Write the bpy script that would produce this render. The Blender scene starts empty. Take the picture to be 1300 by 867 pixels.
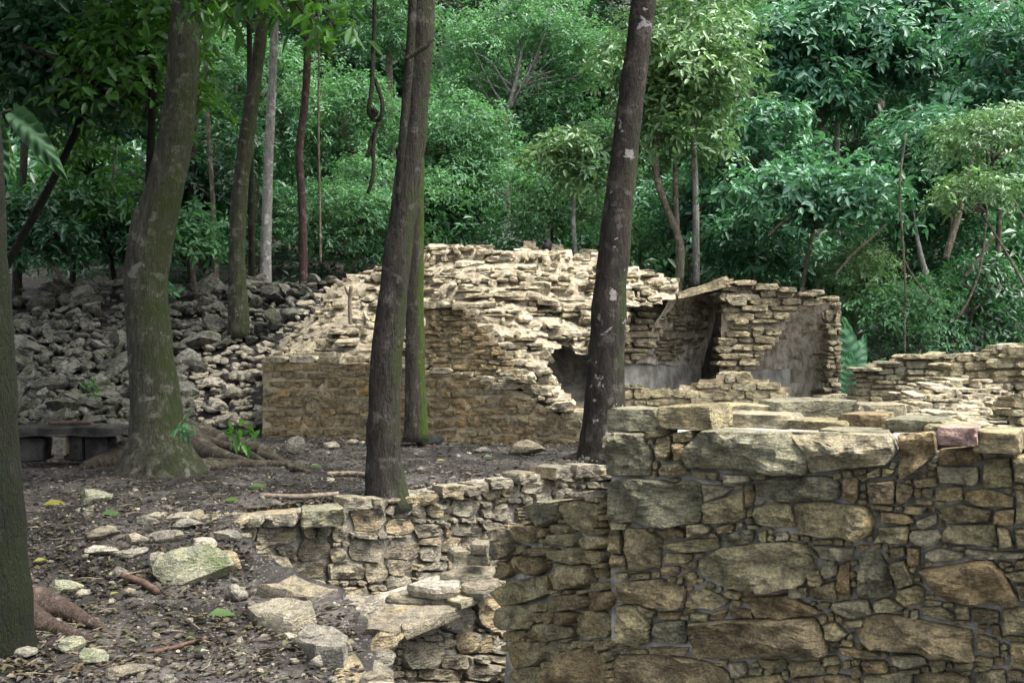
import bpy, bmesh, math, random
import numpy as np
from mathutils import Vector

# ------------------------------------------------------------------ camera, sky, sun, exposure
scn = bpy.context.scene
EYE = 1.65
F = 1300.0; CX = 650.0; CY = 433.5          # focal length and centre in photograph pixels
cam_d = bpy.data.cameras.new("camera"); cam_d.sensor_width = 36.0; cam_d.lens = 36.0
cam_d.clip_start = 0.05; cam_d.clip_end = 600
cam = bpy.data.objects.new("camera", cam_d); scn.collection.objects.link(cam)
cam.location = (0, 0, EYE); cam.rotation_euler = (math.radians(90), 0, 0)
scn.camera = cam

SUN_TO = Vector((0.42, -0.12, 0.90)).normalized()
world = bpy.data.worlds.new("World"); scn.world = world; world.use_nodes = True
wn = world.node_tree.nodes; wl = world.node_tree.links
bg = wn["Background"]; sky = wn.new("ShaderNodeTexSky"); sky.sky_type = 'NISHITA'; sky.sun_disc = False
sky.sun_elevation = math.asin(SUN_TO.z); sky.sun_rotation = math.atan2(SUN_TO.x, SUN_TO.y)
sky.air_density = 1.0; sky.dust_density = 4.0; sky.ozone_density = 0.6
hs = wn.new("ShaderNodeHueSaturation"); hs.inputs["Saturation"].default_value = 0.28   # thin white cloud
wl.new(sky.outputs[0], hs.inputs["Color"]); wl.new(hs.outputs[0], bg.inputs[0]); bg.inputs[1].default_value = 0.115
sun_d = bpy.data.lights.new("sun", 'SUN'); sun_d.energy = 1.5; sun_d.angle = math.radians(30); sun_d.color = (1.0, 0.95, 0.86)
sun = bpy.data.objects.new("sun", sun_d); scn.collection.objects.link(sun)
sun.rotation_euler = SUN_TO.to_track_quat('Z', 'Y').to_euler()
vs = scn.view_settings; vs.view_transform = 'Standard'; vs.look = 'None'; vs.gamma = 1; vs.use_curve_mapping = False
vs.exposure = 2.4
scn.cycles.max_bounces = 6; scn.cycles.diffuse_bounces = 1; scn.cycles.transmission_bounces = 3
scn.cycles.transparent_max_bounces = 4; scn.cycles.glossy_bounces = 2
scn.cycles.use_denoising = True

rng = np.random.default_rng(7); random.seed(7)
COL = scn.collection
CAM = np.array([0, 0, EYE])

# ------------------------------------------------------------------ helpers
def at(px, py, d):
    return np.array([(px - CX) / F * d, d, EYE - (py - CY) / F * d])
def ray(px, py):
    return np.array([(px - CX) / F, 1.0, -(py - CY) / F])
def unproj(px, py, P0, N):
    r = ray(px, py); t = np.dot(P0 - CAM, N) / np.dot(r, N)
    return CAM + t * r
def norm(v):
    v = np.asarray(v, float); return v / max(1e-9, np.linalg.norm(v))

def link(name, data, parent=None, label=None, cat=None, group=None, kind=None):
    o = bpy.data.objects.new(name, data); COL.objects.link(o)
    if parent is not None: o.parent = parent
    if label: o["label"] = label
    if cat: o["category"] = cat
    if group: o["group"] = group
    if kind or cat: o["kind"] = kind or 'thing'
    return o
def thing(name, label, cat, group=None, loc=(0, 0, 0), kind=None):
    o = link(name, None, None, label, cat, group, kind or 'thing')
    o.location = loc; o.empty_display_size = 0.1
    o["_o"] = 1; del o["_o"]
    return o
def child(name, mesh, parent, label=None, kind=None):
    o = link(name, mesh, parent, label=label, kind=kind)
    o.location = -Vector(parent.location) if parent.parent is None else (0, 0, 0)
    return o
def mesh_py(name, verts, faces, mat, smooth=True, sharp=None):
    m = bpy.data.meshes.new(name)
    m.from_pydata([tuple(v) for v in verts], [], faces)
    if mat is not None: m.materials.append(mat)
    if smooth:
        m.polygons.foreach_set("use_smooth", np.ones(len(m.polygons), bool))
        if sharp: m.set_sharp_from_angle(angle=math.radians(sharp))
    m.update(); return m
def mesh_np(name, V, T, mat, smooth=False):
    """V (n,3), T (m,k) polygons all of k corners"""
    m = bpy.data.meshes.new(name); k = T.shape[1]
    m.vertices.add(len(V)); m.vertices.foreach_set("co", np.ascontiguousarray(V, np.float32).ravel())
    m.loops.add(T.size); m.loops.foreach_set("vertex_index", np.ascontiguousarray(T, np.int32).ravel())
    m.polygons.add(len(T)); m.polygons.foreach_set("loop_start", np.arange(0, T.size, k, dtype=np.int32))
    if smooth: m.polygons.foreach_set("use_smooth", np.ones(len(T), bool))
    m.materials.append(mat); m.update(calc_edges=True); return m

def _hash(i, j, k):
    h = (i * 374761393 + j * 668265263 + k * 2147483647 + 1013904223) & 0xFFFFFFFF
    h = ((h ^ (h >> 13)) * 1274126177) & 0xFFFFFFFF
    h = ((h ^ (h >> 16)) * 2246822519) & 0xFFFFFFFF
    return ((h ^ (h >> 15)) & 0xFFFFFF) / float(0xFFFFFF) * 2 - 1
def vnoise(P):
    P = np.asarray(P, float); I = np.floor(P).astype(np.int64); f = P - I; f = f * f * (3 - 2 * f)
    o = 0
    for a in (0, 1):
        for b in (0, 1):
            for c in (0, 1):
                w = (f[:, 0] if a else 1 - f[:, 0]) * (f[:, 1] if b else 1 - f[:, 1]) * (f[:, 2] if c else 1 - f[:, 2])
                o = o + w * _hash(I[:, 0] + a, I[:, 1] + b, I[:, 2] + c)
    return o
def fbm(P, oct=3):
    P = np.asarray(P, float); o = 0; a = 1.0
    for i in range(oct):
        o = o + a * vnoise(P * (2 ** i) + 17.3 * i); a *= 0.5
    return o

# ------------------------------------------------------------------ materials
def mat_new(name):
    m = bpy.data.materials.new(name); m.use_nodes = True
    nt = m.node_tree; nt.nodes.clear()
    out = nt.nodes.new("ShaderNodeOutputMaterial"); p = nt.nodes.new("ShaderNodeBsdfPrincipled")
    nt.links.new(p.outputs[0], out.inputs[0])
    return m, nt, p, out
def N(nt, t, **kw):
    n = nt.nodes.new(t)
    for k, v in kw.items():
        if k.startswith('i_'):
            n.inputs[int(k[2:]) if k[2:].isdigit() else k[2:].replace('_', ' ')].default_value = v
        else: setattr(n, k, v)
    return n
def ramp(nt, fac, stops, interp='LINEAR'):
    r = nt.nodes.new("ShaderNodeValToRGB"); r.color_ramp.interpolation = interp
    e = r.color_ramp.elements
    while len(e) < len(stops): e.new(0.5)
    for i, (p, c) in enumerate(stops):
        e[i].position = p; e[i].color = (*c, 1) if len(c) == 3 else c
    nt.links.new(fac, r.inputs[0]); return r.outputs[0]
def noise(nt, vec, scale, detail=4, rough=0.6, dist=0.0):
    n = N(nt, "ShaderNodeTexNoise"); n.inputs["Scale"].default_value = scale; n.inputs["Detail"].default_value = detail
    n.inputs["Roughness"].default_value = rough; n.inputs["Distortion"].default_value = dist
    nt.links.new(vec, n.inputs["Vector"]); return n.outputs["Fac"]
def mix(nt, fac, a, b, mode='MIX'):
    n = N(nt, "ShaderNodeMix", data_type='RGBA', blend_type=mode)
    for s, v in ((n.inputs[0], fac), (n.inputs[6], a), (n.inputs[7], b)):
        if hasattr(v, 'links') or isinstance(v, bpy.types.NodeSocket): nt.links.new(v, s)
        elif isinstance(v, (int, float)): s.default_value = v
        else: s.default_value = (*v, 1)
    return n.outputs[2]
def math_n(nt, op, a, b=None, clamp=False):
    n = N(nt, "ShaderNodeMath", operation=op); n.use_clamp = clamp
    for i, v in enumerate((a, b)):
        if v is None: continue
        if isinstance(v, bpy.types.NodeSocket): nt.links.new(v, n.inputs[i])
        else: n.inputs[i].default_value = v
    return n.outputs[0]
def rnd_socket(nt):
    oi = N(nt, "ShaderNodeObjectInfo"); g = N(nt, "ShaderNodeNewGeometry")
    return math_n(nt, 'FRACT', math_n(nt, 'ADD', oi.outputs["Random"], g.outputs["Random Per Island"])), g

def stone_mat(name, palette, moss=0.0, lichen=0.2, bump=0.6, bscale=14.0, mosscol=(0.055, 0.085, 0.025), area=None, dirt=0.5):
    m, nt, p, out = mat_new(name)
    r, g = rnd_socket(nt); pos = g.outputs["Position"]
    n = len(palette)
    base = ramp(nt, r, [((i + 0.5) / n, c) for i, c in enumerate(palette)])
    big = noise(nt, pos, 2.3, 3); mid = noise(nt, pos, 11, 5, 0.65, 0.4); fine = noise(nt, pos, 70, 4, 0.7)
    if area:
        base = mix(nt, ramp(nt, noise(nt, pos, 0.9, 2), [(0.45, (0, 0, 0)), (0.62, (0.7, 0.7, 0.7))]), base, area)
    base = mix(nt, 1.0, base, ramp(nt, mid, [(0.36, (1 - dirt,) * 3), (0.5, (0.95, 0.95, 0.95)), (0.66, (1.35, 1.3, 1.2))]), 'MULTIPLY')
    base = mix(nt, 1.0, base, ramp(nt, fine, [(0.38, (0.66, 0.66, 0.66)), (0.62, (1.28, 1.28, 1.28))]), 'MULTIPLY')
    if lichen:
        lf = ramp(nt, noise(nt, pos, 7.5, 5, 0.7, 0.6), [(0.60 - 0.1 * lichen, (0, 0, 0)), (0.72, (lichen,) * 3)])
        base = mix(nt, lf, base, (0.36, 0.37, 0.31))
    if moss:
        mf = ramp(nt, noise(nt, pos, 3.1, 5, 0.7, 0.3), [(0.62 - 0.16 * moss, (0, 0, 0)), (0.74 - 0.1 * moss, (min(1, moss * 1.2),) * 3)])
        base = mix(nt, mf, base, mosscol)
    nt.links.new(base, p.inputs["Base Color"]); p.inputs["Roughness"].default_value = 0.88
    p.inputs["Specular IOR Level"].default_value = 0.25
    # relief: bedding streaks, lumps and pitting
    mp = N(nt, "ShaderNodeMapping"); mp.inputs["Scale"].default_value = (1, 1, 3.2); nt.links.new(pos, mp.inputs[0])
    b1 = noise(nt, mp.outputs[0], bscale, 8, 0.62, 0.5)
    b2 = noise(nt, pos, bscale * 4.5, 5, 0.7)
    h = math_n(nt, 'ADD', b1, math_n(nt, 'MULTIPLY', b2, 0.3))
    bp = N(nt, "ShaderNodeBump"); bp.inputs["Strength"].default_value = min(1.0, bump * 1.35); bp.inputs["Distance"].default_value = 1.5 / bscale
    nt.links.new(h, bp.inputs["Height"]); nt.links.new(bp.outputs[0], p.inputs["Normal"])
    return m

def simple_mat(name, c1, c2, scale=8, rough=0.9, bump=0.4, bdist=0.02, streak=None):
    m, nt, p, out = mat_new(name)
    g = N(nt, "ShaderNodeNewGeometry"); pos = g.outputs["Position"]
    v = pos
    if streak:
        mp = N(nt, "ShaderNodeMapping"); mp.inputs["Scale"].default_value = streak; nt.links.new(pos, mp.inputs[0]); v = mp.outputs[0]
    f = noise(nt, v, scale, 6, 0.65, 0.3)
    nt.links.new(ramp(nt, f, [(0.40, c1), (0.60, c2)]), p.inputs["Base Color"])
    p.inputs["Roughness"].default_value = rough; p.inputs["Specular IOR Level"].default_value = 0.25
    bp = N(nt, "ShaderNodeBump"); bp.inputs["Strength"].default_value = bump; bp.inputs["Distance"].default_value = bdist
    nt.links.new(noise(nt, v, scale * 4, 6, 0.7), bp.inputs["Height"]); nt.links.new(bp.outputs[0], p.inputs["Normal"])
    return m

def bark_mat(name, c1, c2, moss=0.3, mossdir=(0.8, -0.2, 0.0), patch=None, mosscol=(0.028, 0.040, 0.010), vs_=1.0):
    m, nt, p, out = mat_new(name)
    g = N(nt, "ShaderNodeNewGeometry"); pos = g.outputs["Position"]
    mp = N(nt, "ShaderNodeMapping"); mp.inputs["Scale"].default_value = (1, 1, 0.22); nt.links.new(pos, mp.inputs[0])
    f = noise(nt, mp.outputs[0], 16 * vs_, 7, 0.7, 0.4)
    base = ramp(nt, f, [(0.38, c1), (0.62, c2)])
    vo = N(nt, "ShaderNodeTexVoronoi"); vo.feature = 'DISTANCE_TO_EDGE'; vo.inputs["Scale"].default_value = 34 * vs_
    dv = N(nt, "ShaderNodeVectorMath", operation='ADD'); nz_ = N(nt, "ShaderNodeTexNoise"); nz_.inputs["Scale"].default_value = 9; nt.links.new(mp.outputs[0], nz_.inputs["Vector"])
    sc_ = N(nt, "ShaderNodeVectorMath", operation='SCALE'); sc_.inputs["Scale"].default_value = 0.12; nt.links.new(nz_.outputs["Color"], sc_.inputs[0])
    nt.links.new(mp.outputs[0], dv.inputs[0]); nt.links.new(sc_.outputs[0], dv.inputs[1]); nt.links.new(dv.outputs[0], vo.inputs["Vector"])
    crack = ramp(nt, vo.outputs["Distance"], [(0.0, (0, 0, 0)), (0.16, (1, 1, 1))])
    base = mix(nt, 1.0, base, ramp(nt, vo.outputs["Distance"], [(0.0, (0.72, 0.72, 0.72)), (0.12, (1, 1, 1))]), 'MULTIPLY')
    blot = noise(nt, pos, 5 * vs_, 5, 0.65, 0.3)
    base = mix(nt, ramp(nt, blot, [(0.55, (0, 0, 0)), (0.62, (0.55,) * 3)]), base, tuple(min(1, c * 1.9 + 0.03) for c in c2))
    base = mix(nt, ramp(nt, noise(nt, pos, 9 * vs_, 4, 0.6, 0.2), [(0.60, (0, 0, 0)), (0.68, (0.7,) * 3)]), base, tuple(c * 0.45 for c in c1))
    if patch: base = mix(nt, ramp(nt, noise(nt, pos, 3.7, 4, 0.6, 0.5), [(0.635, (0, 0, 0)), (0.655, (0.85,) * 3)]), base, patch)
    if moss:
        dt = N(nt, "ShaderNodeVectorMath", operation='DOT_PRODUCT'); nt.links.new(g.outputs["Normal"], dt.inputs[0]); dt.inputs[1].default_value = mossdir
        nn = math_n(nt, 'ADD', math_n(nt, 'MULTIPLY', noise(nt, pos, 2.2, 4, 0.6), 0.7), math_n(nt, 'MULTIPLY', noise(nt, pos, 13, 5, 0.7), 0.9))
        mm = math_n(nt, 'ADD', math_n(nt, 'MULTIPLY', dt.outputs["Value"], 0.30), math_n(nt, 'SUBTRACT', nn, 0.3))
        base = mix(nt, ramp(nt, mm, [(0.72 - 0.3 * moss, (0, 0, 0)), (0.95 - 0.3 * moss, (0.95,) * 3)]), base, mosscol)
    nt.links.new(base, p.inputs["Base Color"]); p.inputs["Roughness"].default_value = 0.9; p.inputs["Specular IOR Level"].default_value = 0.2
    bp = N(nt, "ShaderNodeBump"); bp.inputs["Strength"].default_value = 1.0; bp.inputs["Distance"].default_value = 0.06
    nt.links.new(math_n(nt, 'ADD', math_n(nt, 'ADD', f, math_n(nt, 'MULTIPLY', crack, 0.12)), math_n(nt, 'MULTIPLY', noise(nt, pos, 60, 4, 0.7), 0.4)), bp.inputs["Height"])
    nt.links.new(bp.outputs[0], p.inputs["Normal"])
    return m

def leaf_mat(name, palette, trans=0.3, rough=0.38, spec=0.5, tcol=(0.16, 0.30, 0.03)):
    m, nt, p, out = mat_new(name)
    r, g = rnd_socket(nt); n = len(palette)
    base = ramp(nt, g.outputs["Random Per Island"], [((i + 0.5) / n, c) for i, c in enumerate(palette)])
    big = noise(nt, g.outputs["Position"], 0.55, 3)
    base = mix(nt, 1.0, base, ramp(nt, big, [(0.3, (0.65, 0.72, 0.8)), (0.7, (1.3, 1.25, 1.05))]), 'MULTIPLY')
    nt.links.new(base, p.inputs["Base Color"]); p.inputs["Roughness"].default_value = rough
    p.inputs["Specular IOR Level"].default_value = spec
    tr = N(nt, "ShaderNodeBsdfTranslucent"); 
    nt.links.new(mix(nt, 0.6, base, tcol), tr.inputs[0])
    ms = N(nt, "ShaderNodeMixShader"); ms.inputs[0].default_value = trans
    nt.links.new(p.outputs[0], ms.inputs[1]); nt.links.new(tr.outputs[0], ms.inputs[2]); nt.links.new(ms.outputs[0], out.inputs[0])
    return m

M = {}
M['wallC'] = stone_mat('foreground_stone', [(0.391, 0.332, 0.194), (0.438, 0.400, 0.246), (0.469, 0.363, 0.188), (0.335, 0.300, 0.194), (0.407, 0.363, 0.208), (0.297, 0.246, 0.147), (0.469, 0.408, 0.240)], moss=0.18, lichen=0.3, bump=0.75, bscale=13)
M['wallC_green'] = stone_mat('greenish_stone', [(0.254, 0.241, 0.163), (0.292, 0.276, 0.191)], moss=0.5, lichen=0.45, bump=0.75, bscale=13, mosscol=(0.10, 0.13, 0.065))
M['wallC_rust'] = stone_mat('rusty_stone', [(0.310, 0.234, 0.130), (0.359, 0.281, 0.161)], moss=0.0, lichen=0.12, bump=0.9, bscale=16)
M['wallC_brown'] = stone_mat('dark_brown_stone', [(0.289, 0.234, 0.139), (0.345, 0.280, 0.168)], moss=0.1, lichen=0.15, bump=0.8, bscale=13)
M['wallC_gray'] = stone_mat('grey_stone', [(0.255, 0.227, 0.154), (0.289, 0.261, 0.181)], moss=0.0, lichen=0.3, bump=0.5, bscale=13)
M['pink'] = stone_mat('pink_stone', [(0.28, 0.19, 0.165), (0.29, 0.20, 0.17)], lichen=0.1, bump=0.4, bscale=13)
M['wallA'] = stone_mat('terrace_stone', [(0.273, 0.245, 0.180), (0.326, 0.296, 0.228), (0.357, 0.286, 0.171), (0.231, 0.214, 0.171), (0.304, 0.275, 0.199), (0.210, 0.178, 0.133), (0.347, 0.316, 0.247)], moss=0.2, lichen=0.35, bump=0.7, bscale=11)
M['wallD'] = stone_mat('ochre_stone', [(0.301, 0.224, 0.122), (0.251, 0.200, 0.117), (0.341, 0.234, 0.107), (0.272, 0.234, 0.151), (0.301, 0.250, 0.151), (0.231, 0.184, 0.107)], moss=0.12, lichen=0.2, bump=0.6, bscale=9)
M['ruin'] = stone_mat('pale_limestone', [(0.556, 0.487, 0.346), (0.639, 0.575, 0.431), (0.484, 0.400, 0.254), (0.597, 0.531, 0.380), (0.453, 0.390, 0.271), (0.680, 0.623, 0.481)], moss=0.12, lichen=0.2, bump=0.7, bscale=8, area=(0.42, 0.37, 0.26), dirt=0.55)
M['vault'] = stone_mat('vault_stone', [(0.381, 0.323, 0.209), (0.442, 0.377, 0.252), (0.352, 0.303, 0.199), (0.301, 0.255, 0.162), (0.452, 0.401, 0.285)], moss=0.3, lichen=0.25, bump=0.7, bscale=8, mosscol=(0.12, 0.12, 0.055), dirt=0.6)
M['wallE'] = stone_mat('yellowish_stone', [(0.350, 0.307, 0.186), (0.389, 0.335, 0.214), (0.311, 0.268, 0.168), (0.340, 0.316, 0.214)], moss=0.35, lichen=0.2, bump=0.6, bscale=9, mosscol=(0.13, 0.13, 0.055))
M['rubble'] = stone_mat('grey_rubble', [(0.144, 0.144, 0.119), (0.230, 0.227, 0.194), (0.079, 0.079, 0.063), (0.288, 0.281, 0.245), (0.050, 0.050, 0.040), (0.180, 0.176, 0.148)], moss=0.62, lichen=0.3, bump=0.8, bscale=9, dirt=0.7, mosscol=(0.07, 0.09, 0.03))
M['palerubble'] = stone_mat('pale_rubble', [(0.42, 0.375, 0.295), (0.35, 0.31, 0.24), (0.48, 0.44, 0.36)], moss=0.08, lichen=0.2, bump=0.7, bscale=9)
M['loose'] = stone_mat('loose_stone', [(0.22, 0.205, 0.17), (0.27, 0.25, 0.205), (0.17, 0.16, 0.14), (0.25, 0.215, 0.155)], moss=0.25, lichen=0.3, bump=0.7, bscale=14)
M['mossy'] = stone_mat('mossy_slab_stone', [(0.24, 0.24, 0.17), (0.25, 0.25, 0.18)], moss=0.6, lichen=0.3, bump=0.6, bscale=12, mosscol=(0.06, 0.10, 0.02))
M['mortar'] = simple_mat('grey_mortar', (0.18, 0.17, 0.148), (0.38, 0.365, 0.33), 9, bump=0.6, bdist=0.02)
M['mortarA'] = simple_mat('dusty_mortar', (0.17, 0.155, 0.125), (0.30, 0.28, 0.235), 9, bump=0.7, bdist=0.03)
M['coreD'] = simple_mat('ochre_mortar', (0.20, 0.16, 0.10), (0.38, 0.315, 0.22), 5, bump=0.7, bdist=0.03)
M['coreR'] = simple_mat('pale_rubble_core', (0.20, 0.165, 0.11), (0.45, 0.395, 0.30), 8, bump=1.0, bdist=0.06)
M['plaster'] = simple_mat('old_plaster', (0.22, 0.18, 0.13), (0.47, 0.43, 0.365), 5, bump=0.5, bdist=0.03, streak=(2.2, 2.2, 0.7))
M['plasterd'] = simple_mat('recess_shade_plaster', (0.08, 0.072, 0.058), (0.19, 0.172, 0.138), 3.0, bump=0.5, bdist=0.03, streak=(1.5, 1.5, 0.6))  # dark tones put the shade of the niche and rooms into the plaster
M['plasterg'] = simple_mat('grey_plaster', (0.20, 0.185, 0.155), (0.41, 0.395, 0.355), 4, bump=0.3, bdist=0.02, streak=(1.4, 1.4, 0.6))
M['bark_grey'] = bark_mat('grey_brown_bark', (0.0161, 0.0136, 0.0112), (0.0484, 0.0422, 0.0353), moss=0.28)
M['bark_big'] = bark_mat('mossy_bark', (0.030, 0.029, 0.021), (0.078, 0.075, 0.056), moss=0.55, patch=(0.17, 0.165, 0.145))
M['bark_moss'] = bark_mat('very_mossy_bark', (0.005, 0.005, 0.004), (0.014, 0.013, 0.009), moss=0.5, mosscol=(0.008, 0.012, 0.003))  # shade on the near trunk is worked into these near-black tones
M['bark_patch'] = bark_mat('brown_bark_with_white_patches', (0.0174, 0.0136, 0.0112), (0.0508, 0.0422, 0.0353), moss=0.22, patch=(0.33, 0.31, 0.30))
M['bark_pale'] = bark_mat('pale_bark', (0.22, 0.21, 0.19), (0.40, 0.385, 0.36), moss=0.0)
M['bark_red'] = bark_mat('reddish_bark', (0.0434, 0.0279, 0.0248), (0.0837, 0.0558, 0.0496), moss=0.0)
M['bark_thin'] = bark_mat('thin_brown_bark', (0.10, 0.085, 0.065), (0.22, 0.19, 0.15), moss=0.1)
M['root'] = bark_mat('root_bark', (0.0527, 0.0434, 0.0322), (0.1054, 0.0899, 0.0682), moss=0.3, mossdir=(0.3, 0, 0.3))
M['root_pink'] = bark_mat('pinkish_root_bark', (0.05, 0.034, 0.027), (0.12, 0.088, 0.07), moss=0.0, vs_=2.0)
M['leaf_r'] = leaf_mat('broad_blue_green_leaf', [(0.046, 0.149, 0.088), (0.068, 0.195, 0.113), (0.094, 0.237, 0.133), (0.058, 0.166, 0.110)], 0.3, 0.48, 0.45, (0.09, 0.26, 0.06))
M['leaf_c'] = leaf_mat('soft_green_leaf', [(0.067, 0.174, 0.081), (0.091, 0.224, 0.105), (0.128, 0.275, 0.136), (0.067, 0.179, 0.098)], 0.35, 0.52, 0.35, (0.13, 0.32, 0.07))
M['leaf_b'] = leaf_mat('bright_yellow_green_leaf', [(0.075, 0.165, 0.06), (0.105, 0.21, 0.08), (0.14, 0.25, 0.11), (0.085, 0.18, 0.075)], 0.3, 0.40, 0.5, (0.16, 0.30, 0.08))
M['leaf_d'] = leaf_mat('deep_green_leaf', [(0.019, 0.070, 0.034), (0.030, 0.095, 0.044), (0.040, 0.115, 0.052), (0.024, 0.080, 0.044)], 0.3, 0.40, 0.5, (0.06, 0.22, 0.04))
M['leaf_n'] = leaf_mat('fresh_green_leaf', [(0.028, 0.095, 0.018), (0.042, 0.13, 0.022), (0.06, 0.165, 0.028), (0.03, 0.095, 0.022)], 0.4, 0.38, 0.5, (0.14, 0.36, 0.02))
M['leaf_dull'] = leaf_mat('dull_ribbed_leaf', [(0.015, 0.05, 0.018), (0.02, 0.06, 0.02)], 0.2, 0.65, 0.25, (0.04, 0.12, 0.02))
M['leaf_big'] = leaf_mat('giant_leaf', [(0.06, 0.17, 0.085), (0.075, 0.20, 0.10)], 0.35, 0.5, 0.4, (0.12, 0.36, 0.12))
M['litter'] = leaf_mat('fallen_leaf_mix', [(0.034, 0.026, 0.020), (0.053, 0.039, 0.027), (0.022, 0.018, 0.017), (0.075, 0.058, 0.036), (0.038, 0.049, 0.017), (0.060, 0.050, 0.041), (0.030, 0.025, 0.026), (0.041, 0.034, 0.030)], 0.1, 0.5, 0.4, (0.1, 0.08, 0.03))
M['litter_green'] = leaf_mat('fallen_green_leaf', [(0.045, 0.084, 0.021), (0.057, 0.099, 0.030)], 0.2, 0.4, 0.5, (0.12, 0.25, 0.04))
M['litter_yellow'] = leaf_mat('fallen_yellow_leaf', [(0.150, 0.127, 0.018), (0.132, 0.132, 0.030)], 0.2, 0.45, 0.4, (0.3, 0.3, 0.03))
M['dark'] = simple_mat('dark_weathered_slab', (0.014, 0.014, 0.013), (0.045, 0.044, 0.040), 6)
M['stick'] = simple_mat('dry_wood', (0.10, 0.078, 0.058), (0.20, 0.165, 0.125), 20)
M['stick_red'] = simple_mat('reddish_wood', (0.05, 0.03, 0.022), (0.10, 0.062, 0.046), 20)
M['feather'] = simple_mat('black_feathers', (0.012, 0.010, 0.012), (0.035, 0.028, 0.034), 30, rough=0.6)

def ground_mat():
    m, nt, p, out = mat_new('leaf_strewn_soil')
    g = N(nt, "ShaderNodeNewGeometry"); pos = g.outputs["Position"]
    a = noise(nt, pos, 1.1, 5, 0.6, 0.3); b = noise(nt, pos, 14, 6, 0.7); c = noise(nt, pos, 55, 4, 0.7)
    base = ramp(nt, a, [(0.38, (0.014, 0.012, 0.011)), (0.50, (0.032, 0.029, 0.0275)), (0.62, (0.075, 0.069, 0.066))])
    base = mix(nt, 1.0, base, ramp(nt, b, [(0.36, (0.4, 0.4, 0.4)), (0.64, (1.5, 1.45, 1.4))]), 'MULTIPLY')
    v = N(nt, "ShaderNodeTexVoronoi"); v.inputs["Scale"].default_value = 38; nt.links.new(pos, v.inputs["Vector"])
    sp = math_n(nt, 'MULTIPLY', ramp(nt, v.outputs["Distance"], [(0.22, (1, 1, 1)), (0.34, (0, 0, 0))]),
                ramp(nt, noise(nt, pos, 6, 3), [(0.5, (0, 0, 0)), (0.6, (0.8,) * 3)]))
    base = mix(nt, sp, base, (0.24, 0.22, 0.20))
    nt.links.new(base, p.inputs["Base Color"]); p.inputs["Roughness"].default_value = 0.72; p.inputs["Specular IOR Level"].default_value = 0.2
    bp = N(nt, "ShaderNodeBump"); bp.inputs["Strength"].default_value = 0.9; bp.inputs["Distance"].default_value = 0.03
    nt.links.new(math_n(nt, 'ADD', b, math_n(nt, 'MULTIPLY', c, 0.5)), bp.inputs["Height"]); nt.links.new(bp.outputs[0], p.inputs["Normal"])
    return m
M['ground'] = ground_mat()

# ------------------------------------------------------------------ terrain
def in_poly(x, y, poly):
    x = np.asarray(x, float); y = np.asarray(y, float); r = np.zeros(np.broadcast(x, y).shape, bool); n = len(poly)
    for i in range(n):
        x0, y0 = poly[i]; x1, y1 = poly[(i + 1) % n]
        if y0 == y1: continue
        c = ((y0 > y) != (y1 > y)) & (x < (x1 - x0) * (y - y0) / (y1 - y0) + x0); r ^= c
    return r
PIT = [(-2.62, 9.95), (-1.55, 11.05), (-0.66, 12.2), (1.05, 14.1), (1.6, 13.6), (1.25, 7.2), (0.75, 5.75), (3.0, 4.55), (1.5, 3.9), (-0.55, 4.0), (-0.95, 7.2), (-1.35, 8.2), (-2.1, 8.75), (-2.5, 9.35)]
def sstep(a, b, x):
    t = np.clip((x - a) / (b - a), 0, 1); return t * t * (3 - 2 * t)
def rub_base(x):   # front foot of the rubble slope
    return 18.0 + 1.3 * sstep(-4.4, -5.8, x)
def terrain(x, y, pit=True):
    x = np.asarray(x, float); y = np.asarray(y, float); x, y = np.broadcast_arrays(x, y)
    n = fbm(np.stack([x * 0.9, y * 0.9, x * 0 + 3], -1).reshape(-1, 3), 3).reshape(x.shape) * 0.03
    z = -0.36 * sstep(9.6, 7.9, y) - 0.12 * sstep(7.9, 4.5, y) + n
    left = sstep(-3.6, -4.6, x); right = sstep(1.4, 2.2, x); midm = (1 - left) * (1 - right)
    rb = rub_base(x)
    zl = np.clip((y - rb) * 0.53, 0, 3.0) - 0.12
    zm = np.clip((y - 20.3) * 0.62, 0, 3.0)
    zr = np.clip((y - 24.2) * 0.5, 0, 1.2)
    up = left * np.maximum(zl, 0) + midm * zm + right * zr
    z = z + up + np.clip(y - 26.5, 0, 200) * 0.26
    z = z + np.clip(y - 57, 0, 60) * 0.75
    if pit:
        z = np.where(in_poly(x, y, PIT), -1.35 + n, z)
    return z
def axis(lo, hi, fine0, fine1, df, grow=1.18):
    a = list(np.arange(fine0, fine1, df)); s = df; v = fine1
    while v < hi: a.append(v); s = min(s * grow, 6); v += s
    a.append(hi); s = df; v = fine0 - df
    while v > lo: a.insert(0, v); s = min(s * grow, 6); v -= s
    a.insert(0, lo); return np.array(a)
xs = axis(-150, 150, -6.5, 2.2, 0.07); ys = axis(-60, 260, 4.2, 17.5, 0.08)
GX, GY = np.meshgrid(xs, ys); GZ = terrain(GX, GY)
near = (GX > -7) & (GX < 2.5) & (GY > 4) & (GY < 19)
GZ = GZ + np.where(near, fbm(np.stack([GX * 6, GY * 6, GX * 0], -1).reshape(-1, 3), 3).reshape(GX.shape) * 0.018, 0)
nx, ny = len(xs), len(ys); idx = np.arange(nx * ny).reshape(ny, nx)
quads = np.stack([idx[:-1, :-1], idx[:-1, 1:], idx[1:, 1:], idx[1:, :-1]], -1).reshape(-1, 4)
gm = mesh_np('ground', np.stack([GX, GY, GZ], -1).reshape(-1, 3), quads, M['ground'], True)
link('ground', gm, label="dark leaf-strewn soil of the forest clearing", kind='structure')

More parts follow.
